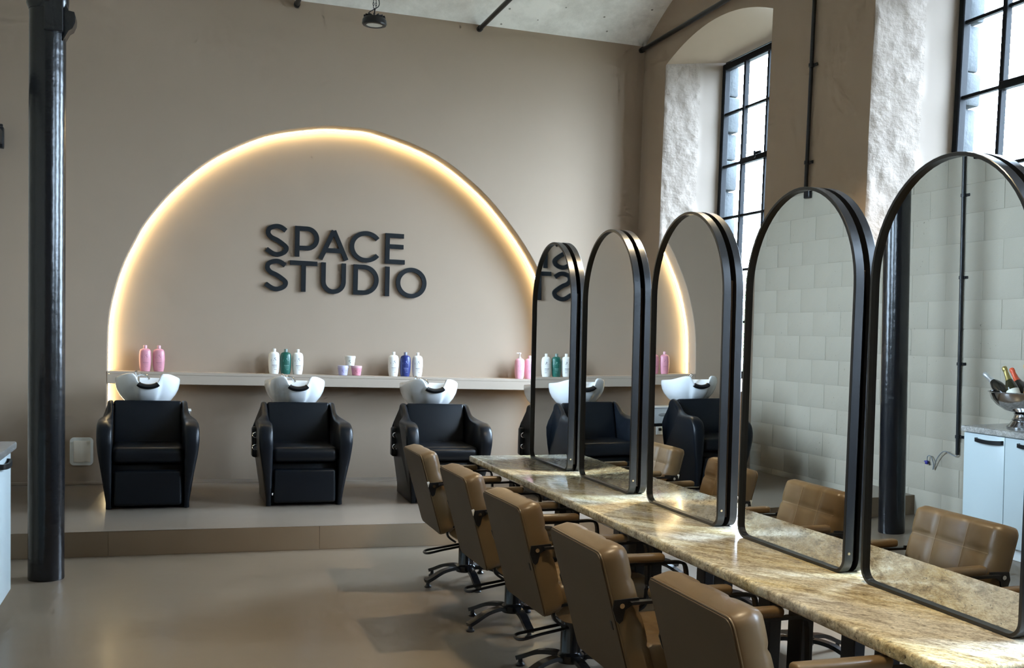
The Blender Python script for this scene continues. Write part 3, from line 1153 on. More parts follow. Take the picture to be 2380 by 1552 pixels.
# ------------------------------------------------------------------ backwash units
def make_wash(label):
    t = thing('wash_unit', label, 'wash chair', group='backwash units on the platform')
    side = catmull([(0.03, 0.0), (0.0, 0.02), (-0.03, 0.20), (-0.065, 0.42), (-0.070, 0.53), (-0.035, 0.605), (0.04, 0.645), (0.14, 0.652), (0.26, 0.652),
                    (0.36, 0.672), (0.45, 0.725), (0.52, 0.765), (0.585, 0.772), (0.645, 0.755), (0.672, 0.70), (0.68, 0.55), (0.68, 0.02), (0.66, 0.0), (0.35, -0.001)], 4, True) if False else None
    raw = [(0.02, 0.0), (-0.035, 0.22), (-0.072, 0.42), (-0.074, 0.53), (-0.035, 0.612), (0.05, 0.648), (0.16, 0.652), (0.28, 0.655), (0.38, 0.680), (0.46, 0.73), (0.53, 0.768), (0.60, 0.772), (0.655, 0.74), (0.675, 0.66), (0.68, 0.40), (0.68, 0.0)]
    sm = [raw[0]] + [(p.x, p.y) for p in catmull([(a, b, 0) for a, b in raw], 4)][1:]

    def xo(y, z):
        return 0.290 + 0.066 * sstep(0.0, 0.55, z) - 0.062 * sstep(0.26, 0.44, y) * sstep(0.56, 0.70, z)
    n = len(sm)
    for s in (-1, 1):
        bm = B()
        rings = []
        for tt, ins in ((0, 0.012), (0.10, 0.003), (0.35, 0.0), (0.70, 0.0), (0.90, 0.006), (0.975, 0.016), (1.0, 0.030)):
            ring = []
            for i, (y, z) in enumerate(sm):
                a = Vector(sm[(i - 1) % n])
                b_ = Vector(sm[(i + 1) % n])
                d = (b_ - a)
                nn = Vector((d.y, -d.x)).normalized() if d.length > 0 else Vector((0, 0))
                k = ins if z > 0.02 else ins * 0.3
                yy, zz = y + nn.x * k, max(0.004, z + nn.y * k)
                xi = 0.252
                x = xi + (xo(y, z) - xi) * tt
                ring.append(bm.verts.new((s * x, yy, zz)))
            rings.append(ring)
        for a, b_ in zip(rings[:-1], rings[1:]):
            for i in range(n):
                bm.faces.new((a[i], a[(i + 1) % n], b_[(i + 1) % n], b_[i]))
        bm.faces.new(rings[0][::-1])
        bm.faces.new(rings[-1])
        obj('side_panel', bm, M_vinyl, t, angle=50)
    bm = B()
    box(bm, (0, 0.37, 0.17), (0.50, 0.60, 0.32), 0.012, 2)
    obj('base_body', bm, M_vinyl, t)
    bm = B()
    box(bm, (0, 0.022, 0.160), (0.475, 0.07, 0.262), 0.022, 4)
    obj('footrest', bm, M_vinyl, t)
    bm = B()
    box(bm, (0, 0.25, 0.404), (0.505, 0.56, 0.118), 0.045, 5)
    obj('seat', bm, M_vinyl, t)
    # reclined back cushion
    bm = B()
    Mb = Matrix.Translation((0, 0.535, 0.585)) @ Matrix.Rotation(math.radians(-17), 4, 'X')
    box(bm, (0, 0, 0.004), (0.50, 0.11, 0.37), 0.022, 4, Mb)
    obj('backrest', bm, M_vinyl, t)
    # control box behind the left side
    cb = B()
    box(cb, (-0.325, 0.61, 0.445), (0.075, 0.10, 0.25), 0.02, 3)
    cbo = obj('control_box', cb, M_vinyl, t)
    for z in (0.505, 0.405):
        kb = B()
        tube(kb, [(-0.335 + 0.021 * math.cos(a), 0.555, z + 0.021 * math.sin(a)) for a in [2 * PI * i / 20 for i in range(20)]], 0.0045, 8, closed=True)
        cyl(kb, (-0.335, 0.562, z), (-0.335, 0.545, z), 0.013, seg=14)
        obj('knob', kb, M_chrome, cbo)
    # pedestal under the basin
    bm = B()
    box(bm, (0, 0.82, 0.36), (0.26, 0.22, 0.72), 0.03, 3)
    obj('basin_pedestal', bm, M_vinyl, t)
    # basin
    cy = 0.85
    HX, HY = 0.246, 0.285
    NB = 96

    def shape(th, e=2.6):
        c, s_ = math.cos(th), math.sin(th)
        k = (abs(c) ** e + abs(s_) ** e) ** (-1 / e)
        return c * k, s_ * k

    def rimz(th):
        d = math.atan2(math.sin(th + PI / 2), math.cos(th + PI / 2))      # 0 at the neck side
        nx = abs(math.sin(d)) * HX if abs(d) < PI / 2 else 1
        cut = 0.092 * (1 - (0.82 * sstep(0.066, 0.104, nx) + 0.18 * (nx / 0.07 if nx < 0.07 else 1) ** 2))
        back = 0.022 * sstep(0.6, 2.6, abs(d))
        side = 0.034 * sstep(0.13, 0.25, nx) if abs(d) < PI / 2 else 0.034
        return 0.985 - cut - back - side
    bm = B()
    rings = []
    for s_, fr in ((0.0, 0.46), (0.06, 0.58), (0.2, 0.73), (0.4, 0.87), (0.6, 0.955), (0.8, 0.995), (0.93, 1.0), (0.985, 0.99), (1.0, 0.965)):
        ring = []
        for k in range(NB):
            th = 2 * PI * k / NB
            cx_, sy_ = shape(th)
            z0 = 0.715
            zz = z0 + (rimz(th) - z0) * s_
            ring.append(bm.verts.new((cx_ * HX * fr, cy + sy_ * HY * fr + 0.03 * (1 - s_), zz)))
        rings.append(ring)
    for s_, fr in ((0.99, 0.94), (0.86, 0.90), (0.55, 0.80), (0.25, 0.62), (0.10, 0.36)):
        ring = []
        for k in range(NB):
            th = 2 * PI * k / NB
            cx_, sy_ = shape(th)
            z0 = 0.775
            zz = z0 + (rimz(th) - z0) * s_
            ring.append(bm.verts.new((cx_ * HX * fr, cy + sy_ * HY * fr, zz)))
        rings.append(ring)
    for a, b_ in zip(rings[:-1], rings[1:]):
        for k in range(NB):
            bm.faces.new((a[k], a[(k + 1) % NB], b_[(k + 1) % NB], b_[k]))
    bm.faces.new(rings[0][::-1])
    bm.faces.new(rings[-1])
    bas = obj('basin', bm, M_ceramic, t, angle=60)
    bm = B()
    pts = []
    for i in range(13):
        u = -1 + i / 6
        th = -PI / 2 + u * 0.30
        cx_, sy_ = shape(th)
        pts.append((cx_ * HX * 0.97, cy + sy_ * HY * 0.97 - 0.010, rimz(th) - 0.010))
    tube(bm, pts, 0.021, 12, sx=1.0, sy=1.3, up=(0, 0, 1))
    obj('neck_rest', bm, M_rubber, bas)['label'] = 'black gel neck rest'
    bm = B()
    cyl(bm, (-0.075, cy + 0.16, 0.80), (-0.075, cy + 0.16, 0.955), 0.017, seg=16)
    tube(bm, [(p.x, p.y, p.z) for p in catmull([(-0.075, cy + 0.16, 0.945), (-0.05, cy + 0.13, 0.965), (-0.01, cy + 0.09, 0.955), (0.01, cy + 0.07, 0.925)], 4)], 0.011, 10)
    cyl(bm, (-0.075, cy + 0.16, 0.955), (-0.09, cy + 0.14, 0.985), 0.016, 0.012, seg=14)
    obj('tap', bm, M_chrome, bas)['label'] = 'chrome tap'
    bm = B()
    lathe(bm, [(0.03, 0.803), (0.03, 0.807), (0.018, 0.808), (0, 0.806)], 20, (0, cy + 0.02, 0))
    obj('drain', bm, M_chrome, bas)
    return t


WX = [-0.197, 0.943, 2.075, 3.205]
wl = ['black backwash chair with white basin nearest the iron column', 'black backwash chair with white basin, second from the iron column, under the green bottle',
      'black backwash chair with white basin behind the far end of the table', 'black backwash chair with white basin mostly hidden behind the farthest arched mirror']
wash = make_wash(wl[0])
wash.location = (WX[0], 8.60, ZP)
wash.rotation_euler = (0, 0, 0.035)
tg = B()
box(tg, (0, 0, 0), (0.008, 0.002, 0.018), 0.0004, 1)
me_tag = mesh_from_bm('care_tag', tg)
for k in (1, 2, 3):
    o = dup(wash, (WX[k], 8.60, ZP), (0, 0, 0.035 - 0.025 * k), wl[k], 'backwash units on the platform')
    if k == 1:
        obj('care_tag', me_tag, M_tagw, o, (-0.246, -0.014, 0.10))

# trolley and tub behind the first wash unit, socket, access panel
t = thing('trolley', 'low black metal trolley behind the first wash chair', 'trolley', (-0.10, 9.90, ZP), group=None)
bm = B()
box(bm, (0, 0, 0.475), (0.42, 0.20, 0.03), 0.006, 1)
obj('trolley_top', bm, M_black, t)
for sx in (-1, 1):
    for sy in (-1, 1):
        bm = B()
        box(bm, (sx * 0.195, sy * 0.085, 0.235), (0.022, 0.022, 0.45), 0.003, 1)
        obj('leg', bm, M_black, t)
t = thing('storage_tub', 'white plastic tub with oval hand hole on the black trolley', 'tub', (-0.10, 9.90, ZP + 0.491))
bm = B()
fr = [(-0.19, 0.0), (0.19, 0.0), (0.205, 0.15), (-0.205, 0.15)]
prism(bm, fr, lambda p: (p[0], -0.088, p[1]), lambda p: (p[0], 0.088, p[1]))
obj('tub_body', bm, M_plast, t, smooth=False)
bm = B()
box(bm, (0, 0, 0.157), (0.43, 0.195, 0.014), 0.006, 2)
obj('rim', bm, M_plast, t)
bm = B()
t2 = bmesh.new()
bmesh.ops.create_uvsphere(t2, u_segments=20, v_segments=10, radius=1)
merge(bm, t2, Matrix.Translation((-0.02, -0.088, 0.085)) @ Matrix.Diagonal((0.05, 0.004, 0.017, 1)))
obj('hand_hole', bm, mat('tub_shadow_plastic', (0.30, 0.30, 0.29, 1), 0.5), t)
t = thing('wall_socket', 'small white wall socket under the shelf behind the first wash chair', 'socket', (-0.27, YB + ND - 0.005, 0.545))
bm = B()
box(bm, (0, 0, 0), (0.085, 0.01, 0.085), 0.004, 2)
obj('face_plate', bm, M_plast, t)
bm = B()
box(bm, (0, -0.008, 0.012), (0.035, 0.012, 0.03), 0.004, 1)
obj('plug', bm, M_black, t)
t = thing('access_panel', 'translucent plastic panel with rounded corners on the wall beside the iron column', 'panel', (-0.757, YB - 0.008, 0.450))
bm = B()
pl = []
for cx_, cz_, a0 in ((0.058, 0.085, 0), (-0.058, 0.085, 90), (-0.058, -0.085, 180), (0.058, -0.085, 270)):
    pl += [(cx_ + 0.033 * math.cos(math.radians(a0 + 15 * i)), cz_ + 0.033 * math.sin(math.radians(a0 + 15 * i))) for i in range(7)]
prism(bm, pl, lambda p: (p[0], 0.008, p[1]), lambda p: (p[0], -0.004, p[1]))
obj('rim', bm, mat('panel_rim', (0.78, 0.80, 0.78, 1), 0.35, var=0.05), t)
bm = B()
box(bm, (0.004, -0.008, 0.0), (0.132, 0.012, 0.182), 0.005, 2)
obj('cover', bm, M_panel, t)

# ------------------------------------------------------------------ conduits
def conduit(name, label, x, y, z0, z1, nx, clips):
    t = thing(name, label, 'conduit', (x, y, z0))
    bm = B()
    cyl(bm, (nx * 0.022, 0, 0), (nx * 0.022, 0, z1 - z0), 0.0145, seg=14)
    obj('pipe', bm, M_black, t)
    for zc in clips:
        bm = B()
        cyl(bm, (nx * 0.022, 0, zc - z0 - 0.012), (nx * 0.022, 0, zc - z0 + 0.012), 0.021, seg=14)
        box(bm, (nx * 0.010, -0.036, zc - z0), (0.014, 0.045, 0.022), 0.003, 1)
        cyl(bm, (nx * 0.012, -0.048, zc - z0), (nx * 0.026, -0.048, zc - z0), 0.006, seg=10)
        obj('clip', bm, M_black, t)
    return t


conduit('wall_conduit', 'thin black conduit running up the pier between the two windows', XR, 6.908, 0.3, 4.42, -1, [3.55, 2.86, 2.1, 1.4])
tl = conduit('wall_conduit', 'thin black conduit on the pale block wall, seen in the nearest mirror', XL, 7.146, 0.575, 2.93, 1, [2.62, 1.98, 1.30, 0.72])
bm = B()
cb = [(0.022, 0.0, 0.0), (0.03, 0.012, -0.012), (0.035, 0.06, -0.002), (0.035, 0.15, 0.012), (0.03, 0.24, -0.055), (0.022, 0.30, -0.155), (0.022, 0.297, -0.11), (0.025, 0.318, -0.06), (0.026, 0.35, -0.045), (0.026, 0.372, -0.06), (0.026, 0.372, -0.09)]
tube(bm, catmull(cb, 5), 0.0045, 8)
obj('cable', bm, mat('grey_cable', (0.20, 0.21, 0.21, 1), 0.5), tl)['label'] = 'loose grey cable'
bm = B()
box(bm, (0.028, 0.375, -0.105), (0.022, 0.026, 0.032), 0.005, 2)
box(bm, (0.028, 0.395, -0.098), (0.012, 0.025, 0.010), 0.003, 1)
obj('cable_plug', bm, mat('blue_plug', (0.03, 0.028, 0.22, 1), 0.4), tl)['label'] = 'small dark blue connector'
# black overhead trunking on the left wall
t = thing('wall_trunking', 'black cable trunking running high along the pale block wall to the end wall', 'trunking', (XL + 0.008, 9.97, 3.0))
bm = B()
box(bm, (0.018, -2.45, 0.0), (0.034, 4.9, 0.11), 0.004, 1)
obj('trunk_body', bm, M_black, t)
bm = B()
box(bm, (0.022, -0.05, 0.0), (0.042, 0.06, 0.17), 0.008, 2)
box(bm, (0.022, -0.04, 0.085), (0.025, 0.03, 0.05), 0.006, 2)
obj('end_bracket', bm, M_black, t)
for yy in (-0.95, -3.0):
    bm = B()
    box(bm, (0.02, yy, -0.085), (0.036, 0.09, 0.07), 0.006, 1)
    obj('junction_box', bm, M_black, t)

# ------------------------------------------------------------------ cabinets on the left
DW = 0.42
YC = 6.40
wtop = B()
box(wtop, (-1.085, YC + 0.005 - 1.92, 0.875), (0.57, 3.84, 0.042), 0.010, 2)
tag(obj('worktop', wtop, M_stone), 'grey speckled stone worktop along the pale block wall', 'worktop')
proto = None
cl = ['white cabinet with black handles at the far end of the stone worktop', 'white cabinet, second from the far end of the stone worktop',
      'white cabinet, third from the far end of the stone worktop', 'white cabinet at the near end of the stone worktop']


def make_cab(label):
    t = thing('cabinet', label, 'cabinet', group='white cabinets under the stone worktop')
    bm = B()
    box(bm, (-0.275, -DW, 0.475), (0.53, 2 * DW - 0.002, 0.755), 0.002, 1)
    obj('carcass', bm, M_white, t)
    bm = B()
    box(bm, (-0.30, -DW, 0.048), (0.46, 2 * DW - 0.03, 0.094), 0.002, 1)
    obj('plinth', bm, M_plast, t)
    for k in range(2):
        bm = B()
        box(bm, (0.0, -DW * (k + 0.5), 0.475), (0.019, DW - 0.006, 0.745), 0.003, 2)
        d = obj('door', bm, M_white, t)
        bm = B()
        y0, y1 = -DW * k - 0.14 + 0.0, -DW * k - 0.40
        pts = [(0.008, y0, 0.808), (0.030, y0 - 0.012, 0.806), (0.036, (y0 + y1) / 2, 0.800), (0.030, y1 + 0.012, 0.806), (0.008, y1, 0.808)]
        bar(bm, catmull(pts, 4), 0.012, 0.026, (0, 0, 1))
        obj('handle', bm, M_black, d)['label'] = 'black bow handle'
    return t


for k in range(4):
    if k == 0:
        c0 = make_cab(cl[0])
        c0.location = (-0.838, YC, 0)
    else:
        dup(c0, (-0.838, YC - 2 * DW * k, 0), (0, 0, 0), cl[k])

# wine bowl with bottles on the worktop
BX, BY, BZ = -1.10, 6.08, 0.896
t = thing('wine_bowl', 'footed polished steel bowl full of sparkling wine on the stone worktop', 'wine bowl', (BX, BY, BZ))
bm = B()
lathe(bm, [(0.0, 0.0), (0.135, 0.0), (0.137, 0.008), (0.12, 0.022), (0.098, 0.05), (0.104, 0.056), (0.094, 0.065), (0.086, 0.09), (0.094, 0.098), (0.06, 0.105), (0.0, 0.105)], 40)
obj('foot', bm, M_steel, t)
bm = B()
lathe(bm, [(0.0, 0.100), (0.08, 0.102), (0.15, 0.122), (0.205, 0.158), (0.238, 0.20), (0.252, 0.245), (0.262, 0.250), (0.262, 0.254), (0.250, 0.253), (0.230, 0.20), (0.198, 0.162), (0.14, 0.13), (0, 0.118)], 48)
obj('bowl', bm, M_steel, t)


def wine(label, dx, dy, tilt_dir, tilt, foil, glass, lab, h=0.0):
    t = thing('wine_bottle', label, 'bottle', (BX + dx, BY + dy, BZ + 0.135 + h), group='sparkling wine bottles in the steel bowl')
    ax = Vector((-math.sin(tilt_dir), math.cos(tilt_dir), 0))
    t.rotation_mode = 'QUATERNION'
    t.rotation_quaternion = Matrix.Rotation(tilt, 3, ax).to_quaternion()
    bm = B()
    lathe(bm, [(0, 0), (0.040, 0), (0.043, 0.01), (0.043, 0.13), (0.036, 0.165), (0.022, 0.20), (0.017, 0.225), (0, 0.225)], 24)
    obj('glass_body', bm, mat('wine_glass_' + glass[0], glass[1], 0.06, 0, 0.7), t)
    bm = B()
    lathe(bm, [(0.0235, 0.197), (0.0185, 0.222), (0.016, 0.25), (0.0155, 0.272), (0.018, 0.276), (0.018, 0.298), (0.014, 0.304), (0, 0.305)], 20)
    obj('foil', bm, mat('foil_' + foil[0], foil[1], 0.28, foil[2]), t)
    if lab:
        bm = B()
        lathe(bm, [(0.0434, 0.06), (0.0436, 0.062), (0.0436, 0.118), (0.0434, 0.12)], 24)
        obj('paper_label', bm, mat('wine_label_' + lab[0], lab[1], 0.6), t)


DK = ('dark', (0.012, 0.011, 0.008, 1))
SIL = ('silver', (0.72, 0.75, 0.78, 1), 0.8)
wine('dark wine bottle with silver foil leaning far out of the steel bowl', 0.05, 0.130, PI / 2, 1.02, SIL, DK, None, 0.068)
wine('wine bottle with dull pink foil behind the leaning silver one', -0.11, 0.05, PI / 2, 0.86, ('rose', (0.42, 0.25, 0.24, 1), 0.4), DK, None, 0.03)
wine('wine bottle with bright orange red foil in the steel bowl', -0.03, 0.03, PI / 2, 0.62, ('red', (0.68, 0.10, 0.04, 1), 0.1), DK, None, 0.02)
wine('dark wine bottle with gold foil and cream label in the steel bowl', 0.09, -0.01, PI / 2, 0.52, ('gold', (0.42, 0.33, 0.12, 1), 0.7), ('olive', (0.02, 0.02, 0.008, 1)), ('cream', (0.72, 0.69, 0.58, 1)), 0.02)
wine('upright wine bottle with silver foil at the back of the steel bowl', -0.12, -0.07, PI / 2, 0.36, SIL, DK, None, 0.015)
wine('wine bottle with orange label at the near side of the steel bowl', 0.06, -0.12, 1.0, 0.18, ('orange', (0.80, 0.36, 0.06, 1), 0.2), DK, ('amber', (0.80, 0.36, 0.06, 1)), 0.01)

# ------------------------------------------------------------------ styling table
ZT = 0.7475
TX0, TX1, TY0, TY1 = 1.816, 2.652, 6.941, 2.182
t = thing('styling_table', 'long styling table with yellow brown polished granite top', 'table', ((TX0 + TX1) / 2, (TY0 + TY1) / 2, 0))
bm = B()
box(bm, (0, 0, ZT - 0.021), (TX1 - TX0, TY0 - TY1, 0.042), 0.012, 4)
obj('granite_top', bm, M_granite, t, angle=50)
hx = (TX1 - TX0) / 2
my = (TY0 + TY1) / 2
for sx in (-1, 1):
    bm = B()
    box(bm, (sx * (hx - 0.235), 0, ZT - 0.066), (0.05, TY0 - TY1 - 0.3, 0.045), 0.003, 1)
    obj('rail', bm, M_black, t)
for y in (2.38, 3.23, 3.44, 4.48, 4.67, 5.56, 5.75, 6.66):
    for sx in (-1, 1):
        bm = B()
        box(bm, (sx * (hx - 0.235), y - my, (ZT - 0.09) / 2), (0.05, 0.09, ZT - 0.09), 0.004, 1)
        obj('leg', bm, M_black, t)
    bm = B()
    box(bm, (0, y - my, ZT - 0.066), (2 * hx - 0.52, 0.05, 0.04), 0.003, 1)
    obj('cross_bar', bm, M_black, t)


# ------------------------------------------------------------------ arched mirrors
MW, MH = 0.76, 1.382


def arch_outline(wd, ht, rb, inset=0.0, z0=0.0):
    """closed outline in (y,z): rounded bottom corners, semicircular top"""
    a = wd / 2 - inset
    zb = z0 + inset
    r = wd / 2 - inset
    zc_ = z0 + ht - wd / 2
    rb = max(0.005, rb - inset)
    pts = []
    for i in range(7):
        th = -PI / 2 + (PI / 2) * i / 6
        pts.append((a - rb + rb * math.cos(th), zb + rb + rb * math.sin(th)))
    for i in range(33):
        th = PI * i / 32
        pts.append((r * math.cos(th), zc_ + r * math.sin(th)))
    for i in range(7):
        th = PI + (PI / 2) * i / 6
        pts.append((-a + rb + rb * math.cos(th), zb + rb + rb * math.sin(th)))
    return pts


def loopmesh(bm, loops):
    R = [[bm.verts.new(Vector(p)) for p in lp] for lp in loops]
    n = len(R[0])
    for a, b in zip(R[:-1], R[1:]):
        for i in range(n):
            bm.faces.new((a[i], a[(i + 1) % n], b[(i + 1) % n], b[i]))
    return R


def make_mirror(label):
    t = thing('arched_mirror', label, 'mirror', group='double sided arched mirrors on the granite table')
    fwid = 0.012
    for side, xa, xb, xg, nm in ((-1, -0.015, 0.020, 0.0, 'front'), (1, 0.080, 0.045, 0.065, 'rear')):
        o_ = arch_outline(MW, MH, 0.055)
        o1 = arch_outline(MW, MH, 0.055, 0.002)
        i_ = arch_outline(MW, MH, 0.055, fwid)
        bm = B()
        loopmesh(bm, [[(xg, y, z) for y, z in i_], [(xa, y, z) for y, z in i_], [(xa, y, z) for y, z in o1], [(xa - side * 0.002, y, z) for y, z in o_], [(xb, y, z) for y, z in o_], [(xb, y, z) for y, z in arch_outline(MW, MH, 0.055, 0.02)]])
        fo = obj('frame', bm, M_frame, t, angle=40)
        bm = B()
        vs = [bm.verts.new((xg, y, z)) for y, z in arch_outline(MW, MH, 0.055, fwid - 0.001)]
        bm.faces.new(vs)
        g = obj('mirror_glass', bm, M_mirror, t, smooth=False)
        bm = B()
        vs = [bm.verts.new((xb - (-side) * 0.004 * 0, y, z)) for y, z in arch_outline(MW, MH, 0.055, 0.019)]
        bm.faces.new(vs)
        obj('back_board', bm, M_black, t, smooth=False)
    # spine board between the two mirrors and its brackets
    bm = B()
    box(bm, (0.0325, 0, 0.55), (0.022, MW - 0.05, 1.02), 0.003, 1)
    obj('spine_board', bm, mat('dark_spine', (0.03, 0.024, 0.020, 1), 0.5), t)
    for s in (-1, 1):
        bm = B()
        box(bm, (0.0325, s * (MW / 2 - 0.075), 0.016), (0.026, 0.05, 0.032), 0.003, 1)
        fo = obj('foot_bracket', bm, M_black, t)
        bm = B()
        cyl(bm, (0.0025, s * (MW / 2 - 0.0), 0.075), (0.0025, s * (MW / 2 + 0.003), 0.075), 0.005, seg=12)
        obj('screw', bm, mat('brass_screw', (0.75, 0.60, 0.38, 1), 0.25, 0.8), t)
    return t


MY = [6.4244, 5.4781, 4.5122, 3.5741, 2.7179]
MD = [-0.003, -0.002, -0.001, 0.0094, -0.0099]
ME = [-0.010, -0.013, -0.016, -0.0093, -0.0197]
ml = ['black framed arched mirror farthest from the camera, at the far end of the table', 'second arched mirror from the far end of the table',
      'middle one of the five arched mirrors on the table', 'fourth arched mirror from the far end, reflecting the bare block wall', 'nearest and largest looking arched mirror, reflecting the iron column']
m0 = make_mirror(ml[0])
for k in range(5):
    loc, rot = (2.2022, MY[k], ZT), (0, ME[k], MD[k])
    if k == 0:
        m0.location, m0.rotation_euler = loc, rot
    else:
        dup(m0, loc, rot, ml[k])


# ------------------------------------------------------------------ salon chairs (local +x is the direction the sitter faces)
def cushion_mesh(wd, ht, th, nu, nv, tuft, bulge=0.010, seam=0.010, rnd_=0.03, back_bulge=0.006):
    """upholstered slab: local x across, y up, front at +z; nu x nv tufted squares on the front"""
    bm = B()
    N, Mn = nu * 8, nv * 8

    def edge_prof(d):                # rounding towards the outline
        r = rnd_
        if d >= r:
            return 0.0
        return r - math.sqrt(max(0.0, r * r - (r - d) ** 2))

    def front(u, v):
        x, y = (u - 0.5) * wd, (v - 0.5) * ht
        d = min(wd / 2 - abs(x), ht / 2 - abs(y))
        fu, fv = (u * nu) % 1.0, (v * nv) % 1.0
        pil = (4 * fu * (1 - fu)) ** 0.35 * (4 * fv * (1 - fv)) ** 0.35 if tuft else 1.0
        if tuft and (u in (0.0, 1.0) or v in (0.0, 1.0)):
            pil = 0
        z = th / 2 + (bulge * pil if tuft else bulge * (1 - (2 * u - 1) ** 4) * (1 - (2 * v - 1) ** 4)) - edge_prof(d)
        # rounded corners in plan
        rc = 0.035
        cx, cy = wd / 2 - rc, ht / 2 - rc
        if abs(x) > cx and abs(y) > cy:
            q = Vector((abs(x) - cx, abs(y) - cy))
            m_ = max(q.x, q.y)
            if q.length > 1e-6:
                q = q * (m_ / q.length)
            x = math.copysign(cx + q.x, x)
            y = math.copysign(cy + q.y, y)
        return x, y, z
    V = [[None] * (Mn + 1) for _ in range(N + 1)]
    for i in range(N + 1):
        for j in range(Mn + 1):
            V[i][j] = bm.verts.new(front(i / N, j / Mn))
    for i in range(N):
        for j in range(Mn):
            bm.faces.new((V[i][j], V[i + 1][j], V[i + 1][j + 1], V[i][j + 1]))
    rim = [V[i][0] for i in range(N + 1)] + [V[N][j] for j in range(1, Mn + 1)] + [V[i][Mn] for i in range(N - 1, -1, -1)] + [V[0][j] for j in range(Mn - 1, 0, -1)]
    prev = rim
    n = len(rim)
    for zz, ins in ((-th / 2 + 0.012, 0.0), (-th / 2 + 0.003, 0.004), (-th / 2, 0.010)):
        ring = []
        for v_ in rim:
            x, y = v_.co.x, v_.co.y
            L = Vector((x / (wd / 2), y / (ht / 2)))
            ring.append(bm.verts.new((x - math.copysign(min(ins, abs(x)), x) * (abs(L.x) > 0.85), y - math.copysign(min(ins, abs(y)), y) * (abs(L.y) > 0.85), zz)))
        for i in range(n):
            bm.faces.new((prev[i], ring[i], ring[(i + 1) % n], prev[(i + 1) % n]))
        prev = ring
    bm.faces.new(prev[::-1])
    return bm


